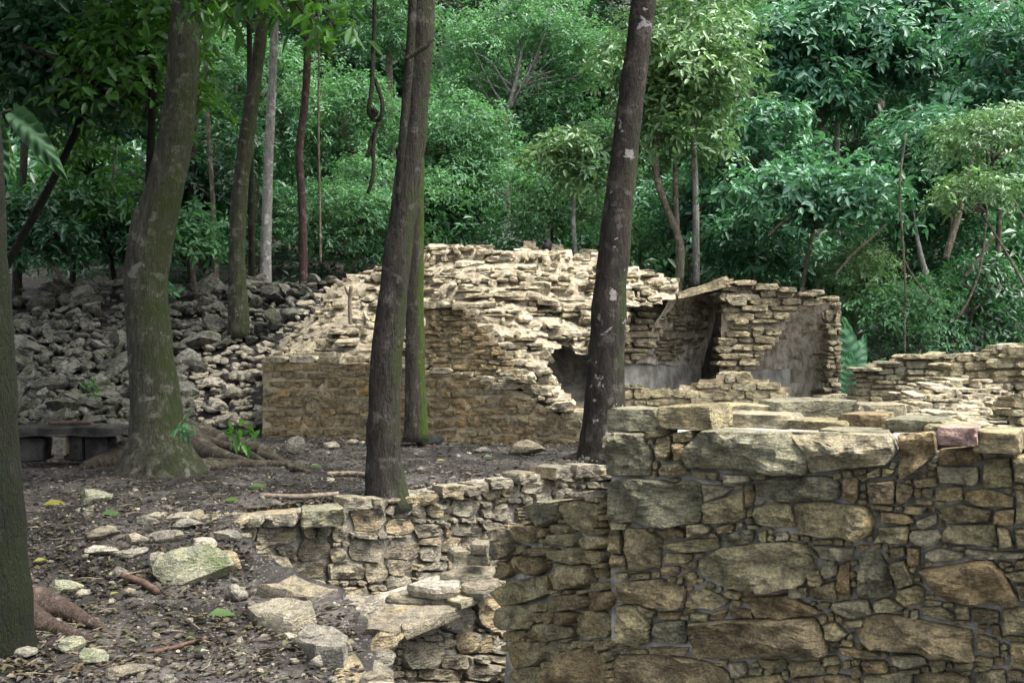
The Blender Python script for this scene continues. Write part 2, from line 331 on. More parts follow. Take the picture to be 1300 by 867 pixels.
# ------------------------------------------------------------------ stone makers
def resample(P, n):
    Q = np.vstack([P, P[:1]]); seg = np.linalg.norm(np.diff(Q, axis=0), axis=1); L = np.concatenate([[0], np.cumsum(seg)])
    t = np.linspace(0, L[-1], n, endpoint=False) + rng.uniform(0, L[-1] / n)
    t = t % L[-1]; t.sort()
    return np.stack([np.interp(t, L, Q[:, k]) for k in (0, 1)], -1)
def stone_geo(P2, P0, A, B, C, proud, depth, seg, ts, rough=0.10, tilt=0.14, edge=14.0):
    """one laid stone: irregular outline P2 (in A,B), bulging by proud along C, body running back by depth"""
    c = P2.mean(0); R = resample(P2 - c, seg)
    size = math.sqrt(abs(np.sum(R[:, 0] * np.roll(R[:, 1], -1) - R[:, 1] * np.roll(R[:, 0], -1)) / 2)) + 1e-4
    sd = rng.uniform(0, 999)
    j = fbm(np.stack([R[:, 0] / size * 2.2, R[:, 1] / size * 2.2, np.full(seg, sd)], -1), 2)
    R = R * (1 + 0.05 * j[:, None])
    rings = [np.column_stack([R * 0.9, np.full(seg, -depth)])]
    g = rng.normal(0, tilt, (3, 2)); o = rng.uniform(0.55, 1.25, 3) * proud
    QQ = np.concatenate([R * t for t in ts] + [np.zeros((1, 2))]); NZ = fbm(np.column_stack([QQ / size * np.array([2.4, 3.2]), np.full(len(QQ), sd)]), 4 if seg > 20 else 3) * rough * size
    for i_, t in enumerate(ts):
        q = R * t; w = np.full(seg, proud * (1 - t ** edge) ** 0.6 if t < 1 else 0.0)
        for k in range(3): w = np.minimum(w, np.maximum(o[k] + q @ g[k], proud * 0.12))
        nz = NZ[i_ * seg:(i_ + 1) * seg]
        rings.append(np.column_stack([q, w + nz * (0.35 if t == 1 else 1)]))
    wc = min(proud, *(o)) + float(NZ[-1])
    V = np.vstack(rings + [np.array([[0, 0, wc]])])
    W = P0 + (V[:, :1] + c[0]) * A + (V[:, 1:2] + c[1]) * B + V[:, 2:3] * C
    nr = len(rings); faces = [tuple(range(seg - 1, -1, -1))]
    for r in range(nr - 1):
        a = r * seg; b = a + seg
        for i in range(seg):
            k = (i + 1) % seg; faces.append((a + i, a + k, b + k, b + i))
    a = (nr - 1) * seg; ct = nr * seg
    faces += [(a + i, a + (i + 1) % seg, ct) for i in range(seg)]
    return W, faces
XHI = (36, (1.0, 0.975, 0.93, 0.84, 0.72, 0.58, 0.43, 0.28, 0.14))
HI = (26, (1.0, 0.965, 0.88, 0.70, 0.48, 0.24)); MID = (14, (1.0, 0.93, 0.66, 0.33)); LO = (9, (1.0, 0.93, 0.55))
def orient(P2):
    a = np.sum(P2[:, 0] * np.roll(P2[:, 1], -1) - P2[:, 1] * np.roll(P2[:, 0], -1))
    return P2 if a > 0 else P2[::-1]
def px_stone(poly, P0, A, C, proud, depth, lod, **kw):
    B = np.cross(C, A); W = np.array([unproj(x, y, P0, C) for x, y in poly])
    P2 = orient(np.stack([(W - P0) @ A, (W - P0) @ B], -1))
    return stone_geo(P2, P0, A, B, C, proud, depth, lod[0], lod[1], **kw)
def raster(poly, x0, y0, W, H):
    X, Y = np.meshgrid(np.arange(W) + x0 + 0.5, np.arange(H) + y0 + 0.5); return in_poly(X, Y, poly)
def pack(free, tw, th, minw, minh, gap=1, mode='bl', tries=3000):
    """fill the free raster with rectangles; tw, th draw the wanted size"""
    free = free.copy(); H, W = free.shape; out = []
    def grow(x, y, w, h):
        x1 = x
        while x1 + 1 < W and x1 + 1 - x < w and free[y, x1 + 1]: x1 += 1
        if x1 - x + 1 >= w:
            n = 0
            while x1 + 1 + n < W and n < minw and free[y, x1 + 1 + n]: n += 1
            if n < minw: x1 += n
        y0 = y
        while y0 - 1 >= 0 and y - y0 + 1 < h and free[y0 - 1, x:x1 + 1].all(): y0 -= 1
        return x, y0, x1, y
    if mode in ('bl', 'course'):
        y = H - 1; ph = rng.uniform(0, 6.28)
        while y > 0:
            h = max(minh, int(th())); x = -int(rng.uniform(0, tw()))
            while x < W:
                w = max(minw, int(tw())); hh = max(minh, int(h * rng.uniform(0.75, 1.12)))
                if rng.random() < 0.07: hh = int(h * 1.9)
                yo = int(round(1.6 * math.sin((x + w / 2) * 0.035 + ph + y * 0.01) + rng.normal(0, 0.6)))
                a, b, c, d = x, y - hh + 1 + yo, x + w - 1, y + yo
                cx, cy = (a + c) // 2, (b + d) // 2
                if 0 <= cx < W and 0 <= cy < H:
                    # trim to the mask along the middle row and column
                    if free[cy, cx]:
                        while a < cx and (a < 0 or not free[cy, a]): a += 1
                        while c > cx and (c >= W or not free[cy, c]): c -= 1
                        while b < cy and (b < 0 or not free[b, cx]): b += 1
                        while d > cy and (d >= H or not free[d, cx]): d -= 1
                        if c - a + 1 >= minw and d - b + 1 >= minh: out.append((a, b, c + 1, d + 1))
                x += w
            y -= h
        return out
    if mode == 'bl0':
        for y in range(H - 1, -1, -1):
            x = 0
            while x < W:
                if not free[y, x]: x += 1; continue
                r = grow(x, y, int(tw()), int(th()))
                if r[2] - r[0] + 1 >= minw and r[3] - r[1] + 1 >= minh:
                    free[r[1]:r[3] + 1, r[0]:r[2] + 1] = False; out.append((r[0], r[1], r[2] + 1, r[3] + 1))
                x = r[2] + 1
    else:
        for _ in range(tries):
            ysx = np.argwhere(free) if _ % 150 == 0 else ysx
            if len(ysx) == 0: break
            y, x = ysx[rng.integers(len(ysx))]
            if not free[y, x]: continue
            w, h = int(tw()), int(th()); a, b, c, d = x, y, x, y
            for k in range(80):
                ch = False
                if c - a + 1 < w and a > 0 and free[b:d + 1, a - 1].all(): a -= 1; ch = True
                if c - a + 1 < w and c < W - 1 and free[b:d + 1, c + 1].all(): c += 1; ch = True
                if d - b + 1 < h and b > 0 and free[b - 1, a:c + 1].all(): b -= 1; ch = True
                if d - b + 1 < h and d < H - 1 and free[d + 1, a:c + 1].all(): d += 1; ch = True
                if not ch: break
            if c - a + 1 >= minw and d - b + 1 >= minh:
                out.append((a, b, c + 1, d + 1)); free[max(0, b - gap):d + 1 + gap, max(0, a - gap):c + 1 + gap] = False
    return out
def rect_poly(r, ins=0.6, cut=0.3, jit=0.06, rot=0.0):
    x0, y0, x1, y1 = r; x0 += ins; y0 += ins; x1 -= ins; y1 -= ins; w = x1 - x0; h = y1 - y0; s = min(w, h)
    c = rng.uniform(0.05, cut, 8) * s; j = rng.normal(0, jit, (8, 2)) * s
    P = np.array([(x0 + c[0], y0), (x1 - c[1], y0), (x1, y0 + c[2]), (x1, y1 - c[3]), (x1 - c[4], y1), (x0 + c[5], y1), (x0, y1 - c[6]), (x0, y0 + c[7])])
    if rot:
        c_ = P.mean(0); a = rng.normal(0, rot) * min(1.0, 2.0 * s / max(w, h)); P = (P - c_) @ np.array([[math.cos(a), -math.sin(a)], [math.sin(a), math.cos(a)]]) + c_
    return P + j
def emit(parent, stones, mat_of, name='stone', limit=290):
    """stones: list of (size, verts, faces, matkey); largest as single parts, the rest joined as stuff"""
    stones.sort(key=lambda s: -s[0])
    for s in stones[:limit]:
        child(name, mesh_py(name, s[1], s[2], M[s[3]], True, 28), parent)
    rest = stones[limit:]
    if rest:
        V = []; Fc = []; o = 0
        for s in rest:
            V.append(s[1]); Fc += [tuple(i + o for i in f) for f in s[2]]; o += len(s[1])
        child('small_stones', mesh_py('small_stones', np.vstack(V), Fc, M[rest[0][3]], True, 28), parent, kind='stuff')
def grid_mesh(name, G, mat, smooth=True):
    h, w, _ = G.shape; i = np.arange(h * w).reshape(h, w)
    q = np.stack([i[:-1, :-1], i[:-1, 1:], i[1:, 1:], i[1:, :-1]], -1).reshape(-1, 4)
    return mesh_np(name, G.reshape(-1, 3), q, mat, smooth)
def slab_core(name, parent, p0, p1, top, bot, C, recess, thick, mat, n=60, m=24, amp=0.02):
    """mortar body of a straight wall from p0 to p1 (plan), top(t) height profile, front face rough"""
    t = np.linspace(0, 1, n); tops = np.array([top(a) for a in t])
    s = np.linspace(0, 1, m); T, S = np.meshgrid(t, s)
    P = np.zeros((m, n, 3)); P[..., 0] = p0[0] + (p1[0] - p0[0]) * T; P[..., 1] = p0[1] + (p1[1] - p0[1]) * T
    P[..., 2] = bot + (tops[None, :] - bot) * S
    nz = fbm((P * 7).reshape(-1, 3), 3).reshape(m, n)
    Fr = P + C * (-recess + amp * nz)[..., None]; Bk = P - C * thick
    V = np.vstack([Fr.reshape(-1, 3), Bk.reshape(-1, 3)]); i = np.arange(m * n).reshape(m, n); b = i + m * n
    Fs = [(i[r, c], i[r, c + 1], i[r + 1, c + 1], i[r + 1, c]) for r in range(m - 1) for c in range(n - 1)]
    Fs += [(b[r, c + 1], b[r, c], b[r + 1, c], b[r + 1, c + 1]) for r in range(m - 1) for c in range(n - 1)]
    Fs += [(i[m - 1, c], i[m - 1, c + 1], b[m - 1, c + 1], b[m - 1, c]) for c in range(n - 1)]
    Fs += [(i[r + 1, 0], b[r + 1, 0], b[r, 0], i[r, 0]) for r in range(m - 1)] + [(i[r, -1], b[r, -1], b[r + 1, -1], i[r + 1, -1]) for r in range(m - 1)]
    Fs = [tuple(int(k) for k in f) for f in Fs]
    return child(name, mesh_py(name, V, Fs, mat, True, 50), parent)
Z = np.array([0, 0, 1.0])
def wall_axes(p0, p1):
    A = norm([p1[0] - p0[0], p1[1] - p0[1], 0]); C = np.cross(A, Z)   # outward towards the camera for walls running to +x
    if C[1] > 0: C = -C
    return A, C

# ------------------------------------------------------------------ wall C: big rubble wall in the foreground
pC0 = (0.49, 5.30); pC1 = (2.62, 4.02); A_C, C_C = wall_axes(pC0, pC1); P_C = np.array([*pC0, 0.0])
HAND = [
 ('wallC_green', [(771,552),(815,551),(829,580),(825,603),(770,603)]), ('wallC', [(818,549),(846,546),(846,553),(820,556)]),
 ('wallC', [(833,558),(850,554),(853,575),(846,585),(835,582)]), ('wallC', [(856,550),(879,547),(880,560),(857,561)]),
 ('wallC_rust', [(857,563),(870,564),(872,582),(860,585)]), ('wallC', [(842,590),(868,587),(873,600),(850,606),(838,600)]),
 ('wallC_green', [(874,572),(895,548),(920,546),(1000,550),(1023,568),(1023,600),(960,598),(876,592)]),
 ('wallC_gray', [(1027,568),(1004,550),(1060,549),(1130,552),(1138,575),(1125,588),(1085,592),(1030,600)]),
 ('wallC_rust', [(1141,553),(1185,549),(1188,575),(1162,600),(1143,608)]),
 ('wallC_rust', [(1194,571),(1237,567),(1249,583),(1235,588),(1196,589)]), ('wallC_gray', [(1193,593),(1241,592),(1243,608),(1238,616),(1195,611)]),
 ('wallC', [(1250,583),(1283,580),(1285,617),(1251,618)]), ('wallC', [(1287,580),(1330,577),(1330,618),(1288,610)]),
 ('wallC_green', [(772,612),(800,608),(840,610),(858,616),(868,610),(889,613),(891,661),(850,664),(774,661)]),
 ('wallC_gray', [(893,615),(932,619),(920,628),(895,636)]), ('wallC', [(895,639),(925,631),(944,623),(946,655),(935,662),(895,663)]),
 ('wallC', [(880,598),(911,600),(909,609),(882,604)]), ('wallC_gray', [(920,602),(952,604),(954,611),(921,612)]), ('wallC_rust', [(946,617),(956,615),(957,640),(948,645)]),
 ('wallC_green', [(960,613),(1000,604),(1050,606),(1066,615),(1067,633),(1030,638),(990,634),(962,630)]),
 ('wallC_rust', [(1072,608),(1090,607),(1089,632),(1082,641),(1071,630)]), ('wallC', [(959,645),(985,637),(1004,641),(1008,668),(985,668),(959,662)]),
 ('wallC', [(1012,641),(1045,637),(1100,645),(1109,660),(1105,675),(1090,684),(1050,680),(1013,675)]),
 ('wallC', [(1103,600),(1117,593),(1118,604),(1103,606)]), ('wallC', [(1121,594),(1137,597),(1130,604),(1121,604)]),
 ('wallC_brown', [(1103,612),(1135,611),(1136,639),(1105,637)]), ('wallC_brown', [(1139,612),(1158,618),(1160,625),(1150,640),(1139,638)]),
 ('wallC', [(1160,609),(1188,607),(1190,616),(1165,618)]), ('wallC', [(1189,620),(1221,617),(1221,634),(1189,634)]),
 ('wallC', [(1225,625),(1250,620),(1286,631),(1285,642),(1240,641),(1225,634)]), ('wallC', [(1290,623),(1330,622),(1330,660),(1291,662)]),
 ('wallC', [(1106,640),(1135,643),(1133,648),(1107,645)]), ('wallC_rust', [(1119,650),(1155,653),(1162,664),(1120,662)]),
 ('wallC', [(1150,642),(1176,644),(1172,652),(1150,650)]), ('wallC_gray', [(1165,660),(1188,651),(1190,662),(1175,670),(1165,668)]),
 ('wallC_brown', [(1191,645),(1215,640),(1259,648),(1255,662),(1230,660),(1207,662),(1192,655)]), ('wallC_rust', [(1263,648),(1288,646),(1288,665),(1261,664)]),
 ('wallC', [(1117,670),(1153,667),(1153,688),(1112,687)]), ('wallC_gray', [(1157,673),(1190,672),(1196,680),(1185,692),(1165,690),(1156,684)]),
 ('wallC', [(1206,666),(1262,667),(1265,690),(1250,692),(1194,687)]), ('wallC', [(1267,668),(1280,672),(1287,692),(1270,695)]), ('wallC_brown', [(1290,672),(1330,672),(1330,696),(1292,695)]),
 ('wallC_brown', [(775,673),(786,672),(790,695),(790,701),(775,699)]), ('wallC_brown', [(776,703),(795,706),(797,722),(777,720)]),
 ('wallC', [(797,672),(820,672),(840,686),(838,720),(801,724),(796,700)]), ('wallC', [(776,663),(797,665),(795,671),(780,671)]),
 ('wallC_brown', [(838,674),(850,666),(868,674),(870,682),(845,685)]), ('wallC', [(874,666),(895,665),(903,673),(890,680),(875,681)]),
 ('wallC', [(843,691),(880,684),(911,683),(912,697),(870,700),(844,695)]), ('wallC_rust', [(911,668),(932,665),(930,675),(915,677)]),
 ('wallC', [(844,702),(878,703),(876,714),(843,713)]), ('wallC_brown', [(843,718),(862,719),(862,729),(844,729)]), ('wallC', [(866,716),(884,712),(882,722),(868,724)]),
 ('wallC_green', [(918,681),(945,671),(956,675),(954,688),(925,690)]),
 ('wallC', [(887,714),(920,696),(960,691),(997,690),(1030,708),(1034,722),(1020,740),(980,748),(930,745),(896,730)]),
 ('wallC', [(998,687),(1024,692),(1037,706),(1030,710),(1008,699)]), ('wallC_gray', [(1029,693),(1083,695),(1082,708),(1060,711),(1042,706)]),
 ('wallC_green', [(1045,713),(1061,711),(1063,728),(1050,735),(1043,725)]), ('wallC', [(1025,728),(1041,724),(1045,738),(1040,744),(1027,742)]),
 ('wallC_gray', [(1001,745),(1024,746),(1025,757),(1003,759)]), ('wallC_rust', [(1067,717),(1078,714),(1080,756),(1064,762),(1062,735)]), ('wallC_brown', [(1030,748),(1048,741),(1060,738),(1062,760),(1034,760)]),
 ('wallC_green', [(1093,702),(1115,699),(1130,725),(1134,752),(1120,757),(1091,756)]), ('wallC', [(1130,696),(1147,694),(1150,705),(1135,710)]),
 ('wallC_rust', [(1153,694),(1168,696),(1167,715),(1154,717)]), ('wallC', [(1130,715),(1148,712),(1160,739),(1142,744)]),
 ('wallC', [(1140,749),(1165,743),(1175,749),(1170,765),(1150,768),(1138,758)]), ('wallC_gray', [(1175,700),(1190,696),(1222,701),(1225,707),(1200,712),(1177,710)]),
 ('wallC_gray', [(1228,697),(1260,700),(1300,702),(1300,707),(1240,709),(1228,706)]),
 ('wallC_rust', [(1168,723),(1200,719),(1255,711),(1275,730),(1292,760),(1280,767),(1200,760),(1186,750)]),
 ('wallC_rust', [(1268,713),(1284,715),(1272,720)]), ('wallC', [(1276,728),(1330,720),(1330,737),(1287,736)]), ('wallC', [(1292,743),(1330,740),(1330,765),(1295,760)]),
 ('wallC_brown', [(785,740),(840,735),(869,745),(867,770),(820,768),(786,762)]), ('wallC_rust', [(868,728),(881,726),(887,740),(880,742)]),
 ('wallC', [(872,755),(893,747),(925,762),(910,772),(875,768)]), ('wallC', [(786,769),(808,769),(826,786),(826,815),(810,820),(787,812)]),
 ('wallC_brown', [(811,768),(833,775),(832,782),(818,780)]), ('wallC_brown', [(838,776),(865,777),(862,785),(838,784)]),
 ('wallC_green', [(832,791),(867,788),(874,805),(870,817),(830,814)]), ('wallC', [(878,778),(900,780),(900,787),(880,786)]), ('wallC_rust', [(905,777),(925,773),(920,784),(907,783)]),
 ('wallC_rust', [(928,771),(955,775),(957,783),(930,783)]), ('wallC_rust', [(946,759),(1000,756),(1040,776),(1030,780),(990,783),(962,781)]),
 ('wallC_brown', [(877,791),(935,786),(1035,785),(1044,810),(1049,825),(1000,832),(881,836)]), ('wallC_brown', [(825,822),(875,822),(872,831),(827,829)]),
 ('wallC_brown', [(787,833),(850,832),(890,840),(920,850),(930,867),(930,890),(786,890)]), ('wallC', [(1046,793),(1060,790),(1075,805),(1065,812),(1049,808)]),
 ('wallC_gray', [(1057,766),(1100,760),(1107,778),(1085,783),(1061,776)]), ('wallC', [(1072,788),(1096,786),(1095,793),(1074,795)]),
 ('wallC', [(1109,764),(1125,759),(1147,770),(1140,775),(1113,775)]), ('wallC_brown', [(1101,784),(1120,779),(1160,786),(1205,794),(1237,801),(1234,835),(1180,830),(1106,820),(1087,801)]),
 ('wallC', [(1169,770),(1198,771),(1212,782),(1205,787),(1171,778)]), ('wallC', [(1214,768),(1230,768),(1231,785),(1216,783)]), ('wallC_brown', [(1234,772),(1268,776),(1269,790),(1236,788)]),
 ('wallC', [(1273,772),(1330,770),(1330,802),(1274,803)]), ('wallC_brown', [(1241,803),(1268,814),(1269,830),(1243,826)]), ('wallC', [(1283,816),(1330,818),(1330,850),(1284,845)]),
 ('wallC_rust', [(1066,821),(1100,825),(1117,830),(1100,835),(1069,830)]), ('wallC', [(1046,834),(1061,833),(1067,842),(1046,843)]), ('wallC', [(966,838),(990,836),(1000,845),(970,845)]),
 ('wallC', [(1002,840),(1040,839),(1047,853),(1006,856)]), ('wallC_gray', [(926,842),(945,841),(949,853),(931,858)]), ('wallC_rust', [(1095,840),(1124,839),(1127,850),(1100,852)]),
 ('wallC_gray', [(1131,831),(1175,833),(1177,842),(1150,847),(1131,842)]), ('wallC', [(1181,838),(1200,836),(1201,848),(1185,850)]), ('wallC', [(1212,840),(1235,838),(1234,848),(1216,848)]),
 ('wallC_brown', [(1166,856),(1200,851),(1230,861),(1232,890),(1166,890)]), ('wallC', [(935,861),(990,857),(1000,890),(935,890)]), ('wallC_brown', [(1006,862),(1060,857),(1090,862),(1090,890),(1006,890)]),
 ('wallC', [(1100,858),(1155,852),(1160,890),(1098,890)]), ('wallC', [(1240,855),(1275,850),(1280,890),(1242,890)]),
]
wC = thing('rubble_wall', "large olive-brown rubble stone wall with pale mortar joints filling the near corner", 'stone wall', loc=(*pC0, 0))
st = []
occ = raster([(772, 549), (1340, 576), (1650, 596), (1650, 890), (784, 890)], 760, 500, 900, 390)
for mk, poly in HAND:
    poly = [(float(x), float(y)) for x, y in poly]
    c0 = np.mean(poly, 0); poly = [(c0[0] + (x - c0[0]) * 1.045, c0[1] + (y - c0[1]) * 1.06) for x, y in poly]
    big = (max(p[0] for p in poly) - min(p[0] for p in poly)) * (max(p[1] for p in poly) - min(p[1] for p in poly))
    occ &= ~raster(poly, 760, 500, 900, 390)
    pr = 0.04 + min(0.06, big / 9000 * 0.055) + rng.uniform(-0.012, 0.025)
    W, Fc = px_stone(poly, P_C - C_C * 0.02, A_C, C_C, pr, 0.16, XHI if big > 900 else (18, (1.0, 0.95, 0.8, 0.5, 0.25)), rough=0.18, tilt=0.24, edge=11)
    st.append((big, W, Fc, mk))
for k in (1, 2): occ[1:-1, 1:-1] &= occ[:-2, 1:-1] & occ[2:, 1:-1] & occ[1:-1, :-2] & occ[1:-1, 2:]
def wc_fill(r):
    poly = rect_poly((r[0] + 760, r[1] + 500, r[2] + 760, r[3] + 500), 0, 0.45, 0.08, 0.06)
    W, Fc = px_stone(poly, P_C - C_C * 0.02, A_C, C_C, rng.uniform(0.04, 0.08), 0.14, HI, rough=0.18, tilt=0.24, edge=11)
    st.append(((r[2] - r[0]) * (r[3] - r[1]), W, Fc, ('wallC', 'wallC_green', 'wallC_brown', 'wallC', 'wallC_rust')[rng.integers(5)]))
ext = occ.copy(); ext[:, :1336 - 760] = False
for r in pack(ext, lambda: rng.uniform(50, 110), lambda: rng.uniform(28, 60), 30, 16, 2, 'rand', 120):
    wc_fill(r); occ[max(0, r[1] - 2):r[3] + 2, r[0] - 2:r[2] + 2] = False
for r in pack(occ, lambda: rng.uniform(10, 34), lambda: rng.uniform(6, 15), 7, 5, 2, 'rand', 2000):
    poly = rect_poly((r[0] + 760, r[1] + 500, r[2] + 760, r[3] + 500), 0, 0.45, 0.10, 0.1)
    W, Fc = px_stone(poly, P_C - C_C * 0.035, A_C, C_C, rng.uniform(0.02, 0.05), 0.1, (12, (1.0, 0.93, 0.7, 0.35)), rough=0.14, tilt=0.2)
    st.append(((r[2] - r[0]) * (r[3] - r[1]), W, Fc, ('wallC', 'wallC', 'wallC', 'wallC_brown', 'wallC_rust', 'wallC', 'wallC_gray')[rng.integers(7)]))
emit(wC, st, None)
LC = math.hypot(pC1[0] - pC0[0], pC1[1] - pC0[1])
topC = lambda t: unproj(772 + 0, 549, P_C, C_C)[2] - 0.015
slab_core('mortar_body', wC, pC0, (pC1[0] + 0.35, pC1[1] - 0.21), topC, -1.5, C_C, 0.055, 0.95, M['mortar'], 150, 110, 0.016)
# stones lying along the top of wall C
zC = topC(0)
def top_stone(poly, z, h, parent, mk, depth=0.12, lod=HI, bucket=None, **kw):
    W, Fc = px_stone(poly, np.array([0, 5.0, z]), np.array([1.0, 0, 0]), Z, h, depth, lod, edge=12, **kw)
    bucket.append((1e4, W, Fc, mk))
tst = []
def block(parent, px0, px1, pyb, d, h, dep, mk, yaw=0.0, name='capstone', lod=HI, rough=0.07, tilt=0.1):
    """a squared stone standing on its base line: front bottom edge px0..px1 at pyb, d metres away"""
    a = at(px0, pyb, d); b = at(px1, pyb, d); c = (a + b) / 2; w = np.linalg.norm(b - a)
    A = np.array([math.cos(yaw), math.sin(yaw), 0]); C = np.cross(A, Z); 
    if C[1] > 0: C = -C
    j = lambda s: rng.uniform(-s, s)
    P2 = np.array([(-w/2 + j(.04*w), j(.03*h)), (0, j(.03*h)), (w/2 + j(.04*w), j(.03*h)), (w/2 + j(.03*w), h*.5), (w/2 - abs(j(.06*w)), h + j(.06*h)), (j(.1*w), h + j(.06*h)), (-w/2 + abs(j(.06*w)), h + j(.06*h)), (-w/2 + j(.03*w), h*.5)])
    B = np.cross(C, A)
    if B[2] < 0: A = -A; B = np.cross(C, A)
    W, Fc = stone_geo(orient(P2), c - C * 0.0, A, B, C, min(0.05, w * .12), dep, lod[0], lod[1], rough=rough, tilt=tilt)
    child(name, mesh_py(name, W, Fc, M[mk], True, 28), parent)
yc = math.atan2(A_C[1], A_C[0])
block(wC, 770, 836, 547, 5.30, 0.115, 0.34, 'wallC_green', yc); block(wC, 834, 906, 546, 5.10, 0.125, 0.34, 'wallC', yc)
block(wC, 1191, 1238, 566, 4.27, 0.075, 0.22, 'pink', yc); block(wC, 1238, 1292, 575, 4.22, 0.085, 0.3, 'wallC', yc)
block(wC, 904, 1003, 543, 5.3, 0.075, 0.3, 'wallC_gray', yc); block(wC, 985, 1092, 538, 5.75, 0.13, 0.4, 'wallC_green', 0.1)
block(wC, 905, 990, 533, 5.9, 0.085, 0.3, 'wallE', 0.05); block(wC, 1090, 1150, 537, 5.5, 0.10, 0.3, 'wallC_gray', -0.2)
block(wC, 1000, 1075, 546, 5.0, 0.045, 0.3, 'wallC', yc); block(wC, 1062, 1125, 545, 5.0, 0.075, 0.28, 'wallC_rust', yc)
block(wC, 1122, 1200, 549, 4.75, 0.06, 0.35, 'wallC_green', yc); block(wC, 1180, 1262, 556, 4.55, 0.055, 0.3, 'wallC', -0.2)
block(wC, 1262, 1330, 566, 4.45, 0.06, 0.3, 'wallC_gray', yc); block(wC, 1040, 1120, 556, 4.72, 0.035, 0.25, 'wallC_green', yc)

block(wC, 1330, 1410, 578, 4.15, 0.07, 0.4, 'wallC', yc); block(wC, 1415, 1500, 584, 4.0, 0.09, 0.4, 'wallC_gray', yc); block(wC, 1505, 1620, 590, 3.85, 0.08, 0.4, 'wallC', yc)
# ------------------------------------------------------------------ generic rubble wall by raster packing
def masonry(parent, mask, P0, A, C, mk, tw, th, minw, minh, proud, depth, lod=MID, mode='rand', gap=1, tries=3000, jitterw=0.02, rough=0.10, tilt=0.15, hand=(), cut=0.42, ins=0.3, limit=290, mks=None, phases=None):
    xs_ = [p[0] for p in mask]; ys_ = [p[1] for p in mask]; x0 = int(min(xs_)); y0 = int(min(ys_))
    free = raster(mask, x0, y0, int(max(xs_)) - x0 + 1, int(max(ys_)) - y0 + 1); st = []
    for hk, poly in hand:
        free &= ~raster(poly, x0, y0, free.shape[1], free.shape[0])
        W, Fc = px_stone(poly, P0, A, C, rng.uniform(*proud) * 1.3, depth, HI, rough=rough, tilt=tilt); st.append((1e5, W, Fc, hk))
    rects = []
    for f_, (ptw, pth, pmw, pmh, ptr) in enumerate(phases or [(tw, th, minw, minh, tries)]):
        rr = pack(free, ptw, pth, pmw, pmh, gap, mode, ptr); rects += rr
        for r in rr: free[max(0, r[1] - gap):r[3] + gap, max(0, r[0] - gap):r[2] + gap] = False
    for r in rects:
        poly = rect_poly((r[0] + x0, r[1] + y0, r[2] + x0, r[3] + y0), ins, cut, 0.08, 0.07)
        W, Fc = px_stone(poly, P0 + C * rng.uniform(-jitterw, jitterw), A, C, rng.uniform(*proud), depth, lod, rough=rough, tilt=tilt)
        k = mk if mks is None else mks[rng.integers(len(mks))]
        st.append(((r[2] - r[0]) * (r[3] - r[1]), W, Fc, k))
    emit(parent, st, None, limit=limit)

# wall C2: lower rough wall abutting the big wall
p20 = (-0.135, 6.62); p21 = (0.50, 5.36); A_2, C_2 = wall_axes(p20, p21); P_2 = np.array([*p21, 0.0])
w2 = thing('stub_wall', "lower rough stone stub abutting the tall rubble wall, mossy block on top", 'stone wall', loc=(*p20, 0))
masonry(w2, [(623, 690), (628, 668), (655, 666), (664, 640), (700, 632), (770, 637), (780, 890), (652, 890), (634, 780)], P_2, A_2, C_2, 'wallC',
        lambda: rng.choice([rng.uniform(10, 22), rng.uniform(22, 46)]), lambda: rng.uniform(9, 24), 6, 5, (0.03, 0.075), 0.16, (18, (1.0, 0.95, 0.8, 0.5, 0.25)), 'rand', 1, 2500, rough=0.15, tilt=0.25,
        hand=[('wallC_green', [(664, 643), (690, 634), (713, 636), (712, 660), (692, 668), (668, 657)]), ('wallC', [(716, 640), (740, 634), (765, 640), (763, 668), (742, 680), (722, 664)]),
              ('wallA', [(624, 680), (636, 668), (652, 670), (655, 702), (640, 712), (626, 704)]), ('wallC', [(702, 698), (735, 694), (768, 700), (767, 714), (730, 716), (703, 710)]),
              ('wallC_rust', [(704, 850), (728, 826), (758, 820), (772, 850), (772, 890), (706, 890)]), ('wallC', [(664, 806), (688, 790), (728, 796), (728, 808), (690, 815)]),
              ('wallA', [(712, 633), (740, 626), (768, 622), (769, 637), (742, 632)])], mks=['wallC', 'wallC', 'wallC', 'wallC_brown', 'wallC_rust'], phases=[(lambda: rng.uniform(30, 58) * 1.15, lambda: rng.uniform(18, 32) * 1.15, 22, 12, 130), (lambda: rng.uniform(18, 34) * 1.15, lambda: rng.uniform(10, 20) * 1.15, 11, 7, 600), (lambda: rng.uniform(7, 18) * 1.15, lambda: rng.uniform(6, 11) * 1.15, 5, 4, 2200)])
t2z = [unproj(x, y, P_2, C_2)[2] for x, y in ((630, 684), (662, 668), (690, 650), (770, 645))]
slab_core('mortar_body', w2, (p20[0] + 0.05, p20[1] - 0.1), p21, lambda t: np.interp(t, [0, 0.3, 0.45, 1], t2z) - 0.02, -1.5, C_2, 0.05, 0.6, M['mortar'], 50, 80, 0.014)

